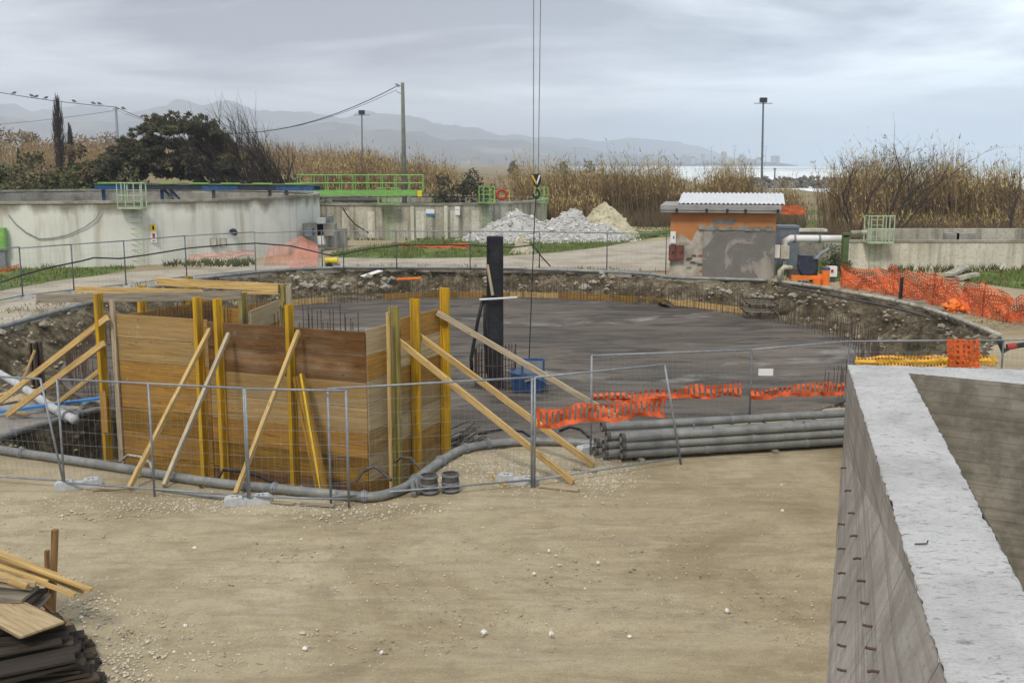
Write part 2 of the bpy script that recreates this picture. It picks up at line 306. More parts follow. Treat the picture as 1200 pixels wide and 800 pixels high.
    plain('tank_water', (0.045, 0.042, 0.03), 0.25, 0, 0.2, 0.6)
    # vegetation
    plain('grass_ground', (0.10, 0.14, 0.03), 0.95, 0, 0.45, 0.8, bump=0.4)
    plain('grass_blade', (0.115, 0.17, 0.03), 0.8, 0, 0.35, 1.5)
    plain('weed_dry', (0.21, 0.17, 0.085), 0.9, 0, 0.35, 1.5)
    plain('reed_stem', (0.245, 0.168, 0.085), 0.9, 0, 0.5, 0.30)
    plain('reed_leaf', (0.36, 0.255, 0.12), 0.9, 0, 0.45, 0.35)
    plain('reed_green', (0.36, 0.295, 0.10), 0.9, 0, 0.4, 0.4)
    plain('reed_dark', (0.145, 0.105, 0.062), 0.9, 0, 0.45, 0.30)
    plain('field_brown', (0.21, 0.165, 0.082), 0.95, 0, 0.35, 0.04)
    plain('leaf_dark', (0.045, 0.046, 0.024), 0.85, 0, 0.6, 0.9)
    plain('leaf_bush', (0.072, 0.082, 0.028), 0.85, 0, 0.6, 0.7)
    plain('leaf_olive', (0.105, 0.105, 0.046), 0.85, 0, 0.5, 0.7)
    plain('leaf_rust', (0.12, 0.085, 0.045), 0.85, 0, 0.5, 0.7)
    plain('bark', (0.042, 0.034, 0.027), 0.95, 0, 0.35, 4)
    plain('bark_pale', (0.17, 0.14, 0.115), 0.95, 0, 0.35, 4)
    k = N('hill'); f = k.noise(0.004, 6, 0.62); cc = k.ramp(f, [(0.40, (0.020, 0.028, 0.022)), (0.52, (0.045, 0.05, 0.038)), (0.60, (0.12, 0.115, 0.085)), (0.72, (0.26, 0.24, 0.2))]); k.done(cc, 0.95, 0, 0.1)
    k = N('sea'); v2 = k.mapping((0.006, 0.03, 1))
    f = k.noise(1.0, 6, 0.65, v2, 0.8); cc = k.ramp(f, [(0.35, (0.19, 0.30, 0.29)), (0.62, (0.30, 0.42, 0.40))])
    sz = k.n.new('ShaderNodeSeparateXYZ'); k.l.new(k.vec, sz.inputs[0])
    near = k.n.new('ShaderNodeMapRange'); k.l.new(sz.outputs['Y'], near.inputs[0]); near.inputs[1].default_value = 150; near.inputs[2].default_value = 1500; near.inputs[3].default_value = 0.24; near.inputs[4].default_value = -0.03
    foam = k.math('ADD', k.noise(1.0, 6, 0.66, k.mapping((0.012, 0.055, 1)), 1.0), near.outputs[0])
    ff = k.ramp(foam, [(0.54, (0, 0, 0)), (0.64, (0.95,) * 3)]); cc = k.mix(ff, cc, (0.80, 0.82, 0.82))
    k.bump(k.noise(1.0, 6, 0.65, k.mapping((0.05, 0.22, 1))), 0.5, 0.6); k.done(cc, k.ramp(foam, [(0.5, (0.25,) * 3), (0.62, (0.8,) * 3)]), 0, 0.4)
    plain('far_wall', (0.30, 0.295, 0.285), 0.9, 0, 0.15, 0.02, objvar=0.35)
    plain('far_roof', (0.17, 0.145, 0.125), 0.9, 0, 0.2, 0.02, objvar=0.2)
    plain('pole_grey', (0.15, 0.165, 0.13), 0.9, 0, 0.25, 2)
    plain('bird_grey', (0.16, 0.16, 0.17), 0.8); plain('bird_white', (0.7, 0.7, 0.7), 0.8)
    # nets: woven strands with open holes
    def net(name, c, sx, sz, fill_x, fill_z):
        k = N(name); uv = k.n.new('ShaderNodeSeparateXYZ'); k.l.new(k.tc.outputs['UV'], uv.inputs[0])
        a = k.math('FRACT', k.math('MULTIPLY', uv.outputs[0], sx)); b = k.math('FRACT', k.math('MULTIPLY', uv.outputs[1], sz))
        m = k.math('MAXIMUM', k.math('LESS_THAN', a, fill_x), k.math('LESS_THAN', b, fill_z))
        tear = k.math('GREATER_THAN', k.noise(2.3, 5, 0.7), 0.31); m = k.math('MULTIPLY', m, tear); k.l.new(m, k.b.inputs['Alpha'])
        f = k.noise(3, 5, 0.7); cc = k.ramp(f, [(0.3, mul(c, 0.55)), (0.5, c), (0.75, mul(c, 1.15))]); k.done(cc, 0.6, 0, 0.25)
    net('net_orange', (0.66, 0.125, 0.03), 9, 9, 0.45, 0.40)
    net('net_strip', (0.68, 0.115, 0.03), 8.5, 3.2, 0.60, 0.22)
    net('net_faded', (0.72, 0.30, 0.22), 12, 12, 0.30, 0.25)
    net('net_yellow', (0.85, 0.42, 0.05), 14, 14, 0.4, 0.4)
build_materials()

# ------------------------------------------------------------------ mesh helpers
WO = {}                                                     # world origin of every object made here
class MB:
    def __init__(s): s.v = []; s.f = []; s.uv = {}
    def add(s, vs, fs):
        o = len(s.v); s.v += [Vector(v) for v in vs]; s.f += [tuple(i + o for i in f) for f in fs]
    def box(s, lo, hi, rotz=0, piv=None):
        (x0, y0, z0), (x1, y1, z1) = lo, hi
        vs = [Vector(v) for v in ((x0,y0,z0),(x1,y0,z0),(x1,y1,z0),(x0,y1,z0),(x0,y0,z1),(x1,y0,z1),(x1,y1,z1),(x0,y1,z1))]
        if rotz:
            p = Vector(piv or ((x0+x1)/2, (y0+y1)/2, 0)); m = Matrix.Rotation(rotz, 3, 'Z'); vs = [m @ (v - p) + p for v in vs]
        s.add(vs, [(3,2,1,0),(4,5,6,7),(0,1,5,4),(1,2,6,5),(2,3,7,6),(3,0,4,7)]); return s
    def bar(s, p0, p1, w, h, up=(0,0,1)):
        p0, p1 = Vector(p0), Vector(p1); d = (p1 - p0).normalized(); u = Vector(up)
        if abs(d.dot(u)) > 0.98: u = Vector((0, 1, 0))
        sd = d.cross(u).normalized(); u = sd.cross(d)
        vs = []
        for p in (p0, p1):
            for a, b in ((-1,-1),(1,-1),(1,1),(-1,1)): vs.append(p + sd * (a * w / 2) + u * (b * h / 2))
        s.add(vs, [(0,1,2,3),(7,6,5,4),(0,4,5,1),(1,5,6,2),(2,6,7,3),(3,7,4,0)]); return s
    def tube(s, pts, r, n=8, cap=True):
        pts = [Vector(p) for p in pts]; rings = []; o = len(s.v); prev = None
        for i, p in enumerate(pts):
            d = (pts[min(i+1, len(pts)-1)] - pts[max(i-1, 0)]).normalized()
            u = prev if prev is not None else (Vector((0,0,1)) if abs(d.z) < 0.95 else Vector((1,0,0)))
            u = (u - d * u.dot(d)).normalized(); prev = u; w = d.cross(u)
            rr = r[i] if isinstance(r, (list, tuple)) else r
            for k in range(n):
                a = 2 * math.pi * k / n; s.v.append(p + (u * math.cos(a) + w * math.sin(a)) * rr)
        for i in range(len(pts) - 1):
            for k in range(n):
                a, b = o + i*n + k, o + i*n + (k+1) % n; s.f.append((a, b, b + n, a + n))
        if cap:
            s.f.append(tuple(o + k for k in range(n))[::-1]); s.f.append(tuple(o + (len(pts)-1)*n + k for k in range(n)))
        return s
    def quad(s, a, b, c, d): s.add([a, b, c, d], [(0,1,2,3)]); return s
    def rock(s, p, r, rg, flat=0.75):
        ph = [rg.uniform(0.72, 1.2) for _ in range(6)]; p = Vector(p); a = rg.uniform(0, 6.3)
        m = Matrix.Rotation(a, 3, 'Z') @ Matrix.Rotation(rg.uniform(-.5, .5), 3, 'X')
        vs = [(1,0,0),(-1,0,0),(0,1,0),(0,-1,0),(0,0,1),(0,0,-1)]
        vs = [p + m @ (Vector(v) * r * ph[i] * Vector((1, 1, 1))[0]) * 1 for i, v in enumerate(vs)]
        vs = [Vector((v.x, v.y, p.z + (v.z - p.z) * flat)) for v in vs]
        # chamfered corners: add the eight face points pushed out
        fs = [(0,2,4),(2,1,4),(1,3,4),(3,0,4),(2,0,5),(1,2,5),(3,1,5),(0,3,5)]
        base = list(vs); out = list(vs); nf = []
        for f in fs:
            c = sum((base[i] for i in f), Vector()) / 3; c = p + (c - p) * rg.uniform(1.2, 1.55); out.append(c); k = len(out) - 1
            nf += [(f[0], f[1], k), (f[1], f[2], k), (f[2], f[0], k)]
        s.add(out, nf); return s
    def build(s, name, mat, parent=None, smooth=False, origin=None):
        if parent is not None: o0 = WO[parent.name]
        elif origin is not None: o0 = Vector(origin)
        else:
            xs = [v.x for v in s.v]; ys = [v.y for v in s.v]; zs = [v.z for v in s.v]
            o0 = Vector(((min(xs)+max(xs))/2, (min(ys)+max(ys))/2, min(zs)))
        me = bpy.data.meshes.new(name); me.from_pydata([tuple(v - o0) for v in s.v], [], s.f)
        me.materials.append(MATS[mat]); me.update()
        if smooth: me.shade_smooth()
        ob = bpy.data.objects.new(name, me); col.objects.link(ob)
        if parent is not None: ob.parent = parent
        else: ob.location = o0
        WO[ob.name] = o0; return ob
def np_mesh(name, V, Fc, mat, parent=None, origin=(0,0,0), smooth=False, per=None):
    """big mesh from numpy arrays, Fc is (n,3) or (n,4)"""
    me = bpy.data.meshes.new(name); V = np.asarray(V, dtype=np.float32) - np.asarray(origin, dtype=np.float32)
    Fc = np.asarray(Fc, dtype=np.int32); n, k = Fc.shape
    me.vertices.add(len(V)); me.vertices.foreach_set('co', V.ravel())
    me.loops.add(n * k); me.loops.foreach_set('vertex_index', Fc.ravel())
    me.polygons.add(n); me.polygons.foreach_set('loop_start', np.arange(0, n*k, k, dtype=np.int32)); me.polygons.foreach_set('loop_total', np.full(n, k, dtype=np.int32))
    if smooth: me.polygons.foreach_set('use_smooth', np.ones(n, dtype=bool))
    mats = mat if isinstance(mat, (list, tuple)) else [mat]
    for m in mats: me.materials.append(MATS[m])
    if per is not None: me.polygons.foreach_set('material_index', np.asarray(per, dtype=np.int32))
    me.update(calc_edges=True); me.validate()
    ob = bpy.data.objects.new(name, me); col.objects.link(ob)
    if parent is not None: ob.parent = parent
    else: ob.location = origin
    WO[ob.name] = Vector(origin); return ob
def thing(name, loc, label, cat, group=None):
    o = bpy.data.objects.new(name, None); col.objects.link(o); o.location = loc; o.empty_display_size = 0.2
    WO[o.name] = Vector(loc); o['label'] = label; o['category'] = cat
    if group: o['group'] = group
    return o
def tag(o, label, cat, group=None):
    o['label'] = label; o['category'] = cat
    if group: o['group'] = group
    return o
def kind(o, k, label=None):
    o['kind'] = k
    if label: o['label'] = label
    return o
def beam(name, p0, p1, w, h, mat, parent=None, up=(0,0,1), chamfer=True):
    """a timber from p0 to p1, mesh X along its length so that the grain follows it"""
    p0, p1 = Vector(p0), Vector(p1); L = (p1 - p0).length; d = (p1 - p0).normalized(); u = Vector(up)
    if abs(d.dot(u)) > 0.98: u = Vector((0, -1, 0))
    sd = u.cross(d).normalized(); u = d.cross(sd)
    me = bpy.data.meshes.new(name); bm = bmesh.new(); bmesh.ops.create_cube(bm, size=1)
    for v in bm.verts: v.co = Vector((v.co.x * L, v.co.y * w, v.co.z * h))
    if chamfer: bmesh.ops.bevel(bm, geom=bm.edges[:], offset=min(w, h) * 0.08, segments=1, affect='EDGES')
    bm.to_mesh(me); bm.free(); me.materials.append(MATS[mat])
    ob = bpy.data.objects.new(name, me); col.objects.link(ob); c = (p0 + p1) / 2
    m = Matrix((d, sd, u)).transposed().to_4x4()
    off = WO[parent.name] if parent is not None else Vector()
    m.translation = c - off
    if parent is not None: ob.parent = parent
    ob.matrix_local = m if parent is not None else m
    WO[ob.name] = c; return ob
def ibeam(name, p0, p1, depth_dir, mat, parent, w=0.08, d=0.20):
    """yellow formwork girder: two flanges and a web"""
    p0, p1 = Vector(p0), Vector(p1); L = (p1 - p0).length; ax = (p1 - p0).normalized(); u = Vector(depth_dir); u = (u - ax * u.dot(ax)).normalized(); sd = u.cross(ax).normalized()
    mb = MB()
    for c0, c1, hw in ((-d/2, -d/2 + 0.04, w/2), (-d/2 + 0.038, d/2 - 0.038, 0.015), (d/2 - 0.04, d/2, w/2)):
        mb.box((-L/2, -hw, c0), (L/2, hw, c1))
    me = bpy.data.meshes.new(name); me.from_pydata([tuple(v) for v in mb.v], [], mb.f); me.materials.append(MATS[mat]); me.update()
    ob = bpy.data.objects.new(name, me); col.objects.link(ob); c = (p0 + p1) / 2
    m = Matrix((ax, sd, u)).transposed().to_4x4(); m.translation = c - WO[parent.name]
    ob.parent = parent; ob.matrix_local = m; WO[ob.name] = c; return ob
def copy_tree(o, parent=None):
    c = o.copy(); col.objects.link(c)
    if parent is not None: c.parent = parent
    for ch in o.children: copy_tree(ch, c)
    return c
def sheet(name, pts, z, mat, thick=0.0):
    """flat polygon sheet from world points"""
    me = bpy.data.meshes.new(name); bm = bmesh.new()
    vs = [bm.verts.new((p[0], p[1], z)) for p in pts]; f = bm.faces.new(vs)
    bmesh.ops.recalc_face_normals(bm, faces=[f])
    if f.normal.z < 0: f.normal_flip()
    bmesh.ops.triangulate(bm, faces=[f]); bm.to_mesh(me); bm.free(); me.materials.append(MATS[mat])
    ob = bpy.data.objects.new(name, me); col.objects.link(ob); WO[ob.name] = Vector(); return ob

# ------------------------------------------------------------------ pit outline, read off the photo's ground edge
PC = Vector((-1.0, 38.0, 0))
EDGE_PX = [(120,352),(60,368),(0,385),(-60,405),(-90,430),(-40,452),(0,460),(60,470),(120,482),(60,499),(0,516),(0,528),(60,536),(130,548),(250,569),(340,577),
           (400,583),(440,583),(470,575),(500,557),(530,536),(555,527),(620,521),(712,519),(780,508),(850,497),(930,488),(990,476),(1060,456),(1120,432),(1165,408),
           (1172,394),(1120,370),(1060,352),(985,340),(930,333),(905,330),(830,328.5),(780,326.5),(750,322),(640,317),(500,315),(400,315),(330,318),(250,326),(180,338)]
_e = sorted((math.atan2(p.y - PC.y, p.x - PC.x), (p - PC).length) for p in (P(*q) for q in EDGE_PX))
_ea = [a for a, r in _e]; _er = [r for a, r in _e]
_ea = [_ea[-1] - 2*math.pi] + _ea + [_ea[0] + 2*math.pi]; _er = [_er[-1]] + _er + [_er[0]]
def edge_r(th): return float(np.interp((th + math.pi) % (2*math.pi) - math.pi, _ea, _er))
SLAB_C = Vector((-1.3, 39.3, 0)); SLAB_R = 14.4; SLAB_Z = -1.0
def sstep(a, b, x):
    t = max(0.0, min(1.0, (x - a) / (b - a))); return t * t * (3 - 2 * t)
SY = [-1e4, 60, 110, 150, 190, 400, 1600, 1e5]; SX = [420, 300, 210, 130, 62, 48, 52, 52]
def land_z(x, y):
    z = -3.6 * sstep(0, 22, x - float(np.interp(y, SY, SX)))
    if y > 92: z += 3.0 * sstep(96, 128, y) * sstep(2, -18, x) * (1 - 0.6 * sstep(260, 420, y))
    if y > 120: z += 3.6 * sstep(130, 190, y) * sstep(-12, -40, x) * (1 - sstep(240, 420, y))
    if y > 92 or abs(x) > 60: z += 0.25 * fbm(x * 0.05, y * 0.05)
    if 4 < y < 19 and abs(x) < 16:
        w = sstep(18.2, 16.5, y); z += w * (0.045 * fbm(x * 0.35, y * 0.9, 3.3) + 0.030 * fbm(x * 1.5, y * 2.2, 8.1))
        for yc, cv, ph in ((15.6, 0.010, 0.4), (13.9, 0.010, 0.4), (12.2, -0.006, 2.0), (10.5, -0.006, 2.0)):     # shallow wheel ruts bending past the pit
            dd = y - (yc + cv * x * x + 0.25 * math.sin(x * 0.35 + ph)); 
            if abs(dd) < 0.6: z += w * (-0.045 * math.exp(-(dd / 0.16) ** 2) + 0.022 * math.exp(-((abs(dd) - 0.3) / 0.1) ** 2)) * (0.6 + 0.6 * fbm(x * 0.5, yc))
    return z

def build_ground():
    NT = 1080; off = [0, .12, .3, .5, .75, 1] + [1 + .2*i for i in range(1, 61)] + [13.5, 15, 17, 19, 22, 25, 29, 34, 40, 47, 54, 60, 66, 72, 78, 85, 92, 100, 108, 116, 124, 132, 140, 150, 160, 172, 185, 200, 220, 245, 280, 330, 400, 500, 700, 1000, 1600, 3000, 6000]
    V = []; 
    for o in off:
        for i in range(NT):
            th = 2 * math.pi * i / NT - math.pi; r = edge_r(th) + o
            if o == 0: r += 0.22 * fbm(math.cos(th) * 30, math.sin(th) * 30, 5)
            x = PC.x + math.cos(th) * r; y = PC.y + math.sin(th) * r
            V.append((x, y, land_z(x, y)))
    Fs = []; per = []
    bo, b1, b2 = P(1030, 432, 2.04), P(1155, 745, 2.04), P(1200, 441, 2.04); e1 = (b1 - bo).normalized(); e2 = (b2 - bo).normalized()
    for k in range(len(off) - 1):
        for i in range(NT):
            j = (i + 1) % NT; q = (Vector(V[k*NT + i]) + Vector(V[(k+1)*NT + j])) / 2 - bo; det = e1.x*e2.y - e1.y*e2.x
            s1 = (q.x*e2.y - q.y*e2.x) / det; s2 = (e1.x*q.y - e1.y*q.x) / det
            if 0 < s1 < 16.5 and 0 < s2 < 7.6: continue              # inside the basin: no yard there
            Fs.append((k*NT + i, (k+1)*NT + i, (k+1)*NT + j, k*NT + j))
            c = V[(k+1)*NT + i]; per.append(1 if (c[1] > 96 or abs(c[0]) > 60 or c[1] < -40) else 0)
    o = np_mesh('ground', V, Fs, ['dirt', 'field_brown'], per=per, smooth=True); kind(o, 'structure')
    # excavated bank between the yard and the slab
    NU = 22; V = []; Fs = []
    for u in range(NU):
        t = u / (NU - 1)
        for i in range(NT):
            th = 2 * math.pi * i / NT - math.pi; r0 = edge_r(th) + 0.22 * fbm(math.cos(th) * 30, math.sin(th) * 30, 5)
            x0 = PC.x + math.cos(th) * r0; y0 = PC.y + math.sin(th) * r0
            dx, dy = SLAB_C.x - x0, SLAB_C.y - y0; D = math.hypot(dx, dy); tot = D - SLAB_R + 0.8
            d = tot * (t ** 1.35)
            right = sstep(0, 10, x0) * sstep(30, 36, y0); left = sstep(-6, -14, x0)
            wdt = 1.1 + 1.9 * right + 0.9 * left
            z = -0.02 - 1.12 * sstep(0.0, wdt, d)
            env = math.sin(math.pi * min(1, d / (wdt * 1.5))) if d < wdt * 1.5 else 0
            x = x0 + dx / D * d; y = y0 + dy / D * d
            nz = fbm(x * 0.9, y * 0.9, 1.7, 5); nz2 = fbm(x * 2.6, y * 2.6, 7.7, 4)
            z += env * ((0.30 + 0.25*right + 0.15*left) * nz + 0.16 * nz2) + (0.05 * nz2 if d > wdt else 0)
            push = env * (0.25 + 0.3*right) * fbm(x * 1.3 + 9, y * 1.3, 4)
            V.append((x + dx / D * push, y + dy / D * push, min(z, 0.06)))
    for u in range(NU - 1):
        for i in range(NT):
            j = (i + 1) % NT; Fs.append((u*NT + i, u*NT + j, (u+1)*NT + j, (u+1)*NT + i))
    kind(np_mesh('pit_bank', V, Fs, 'earth', smooth=True), 'structure')
    mb = MB(); n = 120
    for k, (rr, z) in enumerate(((SLAB_R, SLAB_Z - 0.2), (SLAB_R, SLAB_Z))):
        for i in range(n):
            a = 2*math.pi*i/n; mb.v.append(Vector((SLAB_C.x + math.cos(a)*rr, SLAB_C.y + math.sin(a)*rr, z)))
    for i in range(n): mb.f.append((i, (i+1) % n, n + (i+1) % n, n + i))
    mb.f.append(tuple(range(n, 2*n))); kind(mb.build('foundation_slab', 'slab', origin=(SLAB_C.x, SLAB_C.y, SLAB_Z)), 'structure')
    # broken edge of the old paving round the far side
    mb = MB(); th = 0.03
    while th < math.pi * 1.02:
        ln = rnd.uniform(0.03, 0.075); r0 = edge_r(th); r1 = edge_r(th + ln)
        if rnd.random() < 0.82:
            a = []
            for t2, rr in ((th, r0), (th + ln * 0.97, r1)):
                for q in (rnd.uniform(-0.45, -0.1), rnd.uniform(0.25, 0.5)):
                    a.append((PC.x + math.cos(t2) * (rr + q), PC.y + math.sin(t2) * (rr + q)))
            dz = rnd.uniform(-0.05, 0.0); z0 = -0.14 + dz; z1 = 0.035 + dz
            mb.add([(a[0][0], a[0][1], z0), (a[1][0], a[1][1], z0), (a[3][0], a[3][1], z0), (a[2][0], a[2][1], z0),
                    (a[0][0], a[0][1], z1), (a[1][0], a[1][1], z1), (a[3][0], a[3][1], z1), (a[2][0], a[2][1], z1)],
                   [(0,1,2,3),(7,6,5,4),(0,4,5,1),(1,5,6,2),(2,6,7,3),(3,7,4,0)])
        th += ln
    kind(mb.build('broken_paving_edge', 'lip', origin=(0,0,0)), 'stuff', 'broken pale paving crust along the rim of the pit')
    # sheets of paving and grass
    W = lambda L: [P(*q) for q in L]
    kind(sheet('road', W([(-90,350),(20,334),(150,319),(300,308),(390,302),(500,301),(560,299),(640,293),(700,288),(785,282),(788,300),(788,317),(760,318.5),(640,315.5),(500,313.5),(400,313.5),(330,316),(250,324),(180,335.5),(120,349),(60,365),(0,382),(-70,402)]), 0.006, 'road'), 'structure')
    kind(sheet('pit_apron', W([(-70,456),(0,464),(60,472.5),(116,483),(60,495),(0,511),(-60,526)]), 0.006, 'apron'), 'structure')
    GR = [[(385,298),(430,290),(500,281),(560,279),(640,277),(735,276),(775,277),(705,290),(640,297),(560,302),(470,303),(400,302)],
          [(745,268),(792,262),(792,277),(745,280)], [(905,284),(1010,284),(1000,312),(985,330),(905,322)],
          [(-40,322),(30,309),(110,308),(160,314),(120,322),(60,330),(0,341),(-60,350)], [(1130,318),(1260,318),(1260,345),(1190,338),(1130,330)],
          [(600,238),(660,236),(680,262),(600,262)], [(895,243),(985,243),(985,262),(905,270)]]
    for i, g in enumerate(GR): kind(sheet('grass_verge', W(g), 0.012, 'grass_ground'), 'structure')
    # blades
    V = []; Fs = []; per = []
    for gi, g in enumerate(GR):
        pts = [P(*q) for q in g]; xs = [p.x for p in pts]; ys = [p.y for p in pts]; n = 0; want = [15000, 1500, 5000, 2600, 2600, 1500, 1500][gi]
        while n < want:
            x = rnd.uniform(min(xs), max(xs)); y = rnd.uniform(min(ys), max(ys)); ins = False
            for a in range(len(pts)):
                p, q = pts[a], pts[a-1]
                if (p.y > y) != (q.y > y) and x < (q.x - p.x) * (y - p.y) / (q.y - p.y) + p.x: ins = not ins
            if not ins: n += 0.2; continue
            n += 1; dn = fbm(x * 0.5, y * 0.5, 2)
            if dn < -0.25: continue
            h = rnd.uniform(0.08, 0.26) * (1 + dn); a = rnd.uniform(0, 6.28); w = rnd.uniform(0.02, 0.05)
            o = len(V); V += [(x - math.cos(a)*w, y - math.sin(a)*w, 0), (x + math.cos(a)*w, y + math.sin(a)*w, 0), (x + rnd.uniform(-.12, .12), y + rnd.uniform(-.12, .12), h)]
            Fs.append((o, o+1, o+2)); per.append(1 if rnd.random() < 0.18 else 0)
    kind(np_mesh('grass', V, Fs, ['grass_blade', 'weed_dry'], per=per), 'stuff', 'short green grass round the tanks and the gravel heaps')
build_ground()

def build_far():
    # sea
    nx, ny = 60, 60; V = []; Fs = []
    xs = np.concatenate([np.linspace(-200, 600, 40), np.linspace(700, 15000, 20)]); ys = np.concatenate([np.linspace(-600, 600, 30), np.linspace(700, 17000, 30)])
    for y in ys:
        for x in xs: V.append((x, y, -2.0))
    for j in range(ny - 1):
        for i in range(nx - 1): Fs.append((j*nx+i, j*nx+i+1, (j+1)*nx+i+1, (j+1)*nx+i))
    kind(np_mesh('sea', V, Fs, 'sea'), 'structure')
    # breaking waves: rolling crests of foam off the beach
    mb = MB()
    for k in range(16):
        Y = [215, 228, 240, 430, 470, 520, 580, 650, 740, 850, 980, 1150, 1350, 1600, 1900, 2300][k]
        x0 = (62 if Y < 300 else 60) + rnd.uniform(0, 15) + (0 if Y < 300 else 0.02 * Y); L = rnd.uniform(0.12, 0.3) * Y; n = 24; h = rnd.uniform(0.5, 1.1) * (0.7 + Y / 1200)
        if Y < 300: L = 130
        ph = rnd.uniform(0, 10); pts = []
        for i in range(n):
            t = i / (n - 1); x = x0 + L * t; yy = Y + 6 * fbm(x * 0.02, ph) + 0.05 * L * t
            hh = h * (0.35 + 0.65 * abs(fbm(x * 0.03, ph + 4))) * math.sin(math.pi * min(1, max(0.02, t)))
            pts.append((x, yy, hh))
        for i in range(n - 1):
            a, b = pts[i], pts[i+1]; w = 3 + Y * 0.006
            mb.add([(a[0], a[1]-w, -2.02), (b[0], b[1]-w, -2.02), (b[0], b[1], -2 + b[2]), (a[0], a[1], -2 + a[2]), (b[0], b[1]+w, -2.02), (a[0], a[1]+w, -2.02)], [(0,1,2,3), (3,2,4,5)])
    kind(mb.build('breaking_waves', 'white_paint', origin=(0,0,-2)), 'stuff', 'white surf breaking off the beach')
    # hills: ridges with body behind the skyline
    def ridge(name, sil, D, depth, seed, rough):
        xs = np.linspace(-1250, 1000, 420); NV = 22; V = []; Fs = []
        sx = [s[0] for s in sil]; sy = [s[1] for s in sil]
        for j in range(NV):
            t = j / (NV - 1); prof = sstep(0, 0.62, t) if t < 0.62 else 1 - 0.5 * sstep(0.62, 1, t)
            for px in xs:
                y = float(np.interp(px, sx, sy)) ; y += 2.6 * fbm(px * 0.035, seed, 1.0, 5) * (1 if y < 186 else 0); hz = max(0.0, (191 - y)) * D / F
                Yd = D - depth * 0.62 + depth * t; X = (px - 600) / F * D
                n = fbm(X * 0.0022, Yd * 0.0022, seed, 6); z = hz * prof * (1 + rough * n * (0.35 + 0.65 * (1 - abs(t - 0.62)))) - 4
                V.append((X, Yd, z))
        n = len(xs)
        for j in range(NV - 1):
            for i in range(n - 1): Fs.append((j*n+i, j*n+i+1, (j+1)*n+i+1, (j+1)*n+i))
        kind(np_mesh(name, V, Fs, 'hill', smooth=True), 'structure')
    ridge('hills', [(-1250,110),(-300,118),(-60,122),(20,124),(60,131),(110,133),(150,132),(190,127),(206,120),(214,117),(224,119),(234,127),(260,129),(300,129),(340,132),(400,134),(440,137),(480,134),(520,143),(560,150),(590,156),(640,158),(700,163),(770,168),(810,173),(840,181),(880,189),(900,191),(1000,191)], 6200, 2400, 3.0, 0.30)
    ridge('hills', [(-1250,140),(-200,140),(0,147),(90,150),(150,143),(220,142),(300,150),(380,148),(460,151),(520,160),(580,166),(640,172),(720,176),(790,181),(830,188),(845,191),(1000,191)], 4300, 1600, 8.0, 0.45)
    # headland with the hazy harbour town
    def lump(name, D, x0, x1, h, dep, seed, mat):
        V = []; Fs = []; nx, ny = 60, 8
        for j in range(ny):
            for i in range(nx):
                t = i / (nx-1); s = j / (ny-1); X = x0 + (x1-x0)*t; Yd = D + dep*(s-0.5)
                z = -3.5 + (h+3.5) * math.sin(math.pi*s)**0.6 * (sstep(0, 0.08, t) * sstep(1, 0.9, t)) * (1 + 0.3*fbm(X*0.01, Yd*0.01, seed))
                V.append((X, Yd, z))
        for j in range(ny-1):
            for i in range(nx-1): Fs.append((j*nx+i, j*nx+i+1, (j+1)*nx+i+1, (j+1)*nx+i))
        kind(np_mesh(name, V, Fs, mat, smooth=True), 'structure')
    lump('headland', 2700, 20, 720, 6, 260, 4.0, 'hill')
    lump('far_shore', 1500, -500, 95, 3.2, 220, 6.0, 'field_brown')
    # town blocks
    house = None
    def far_house(px, ytop, wpx, D, base, label, group):
        nonlocal house
        w = wpx * D / F; top = H + (191 - ytop) * D / F; X = (px - 600) / F * D; h = max(3.0, top - base)
        if house is None:
            r = thing('house', (0,0,0), label, 'house', group)
            m = MB(); m.box((-.5,-.5,-.3), (.5,.5,.72)); m.build('wall', 'far_wall', r)
            m = MB(); m.add([(-.54,-.54,.72),(.54,-.54,.72),(.54,.54,.72),(-.54,.54,.72),(-.54,0,1),(.54,0,1)], [(0,1,5,4),(2,3,4,5),(1,2,5),(3,0,4),(3,2,1,0)]); m.build('roof', 'far_roof', r)
            house = r; o = r
        else: o = copy_tree(house)
        o.location = (X, D, base); o.scale = (w, w * 0.9, h); o['label'] = label; o['group'] = group
    for k in range(34):
        px = rnd.uniform(700, 915); D = rnd.uniform(2600, 2760)
        far_house(px, rnd.uniform(181, 187) - (3 if 820 < px < 860 else 0), rnd.uniform(3, 6.5), D, 2, 'pale house in the hazy harbour town on the headland', 'houses of the harbour town')
    for k in range(16):
        px = rnd.uniform(480, 650); far_house(px, rnd.uniform(183, 187.5), rnd.uniform(4, 9), rnd.uniform(1900, 2500), 0, 'pale building far off at the foot of the hills', 'far buildings below the hills')
    for px, yt, D in ((830,173,2650),(857,171,2660),(893,172,2640)):
        X = (px-600)/F*D; z = H + (191-yt)*D/F; r = thing('harbour_crane', (X, D, 2), 'thin dark mast rising over the hazy harbour town', 'mast', 'masts of the harbour')
        MB().tube([(X, D, 2), (X, D, z)], [0.8, 0.5], 5).build('mast', 'sea_rock', r); MB().bar((X-9, D, z-4), (X+6, D, z+3), 0.6, 0.6).build('jib', 'sea_rock', r)
    # breakwater
    mb = MB(); rg = random.Random(5)
    for k in range(520):
        t = rg.random(); X = 62 + 46*t; Y = 330 + rg.gauss(0, 2.6) + 8*t; z = -2 + max(0, 3.6 - abs(Y - 330 - 8*t) * 0.75) * rg.uniform(0.3, 1)
        mb.rock((X, Y, z), rg.uniform(0.5, 1.2), rg)
    kind(mb.build('breakwater_rocks', 'sea_rock', origin=(85, 334, -2)), 'stuff', 'dark boulders of the breakwater in the surf')
build_far()

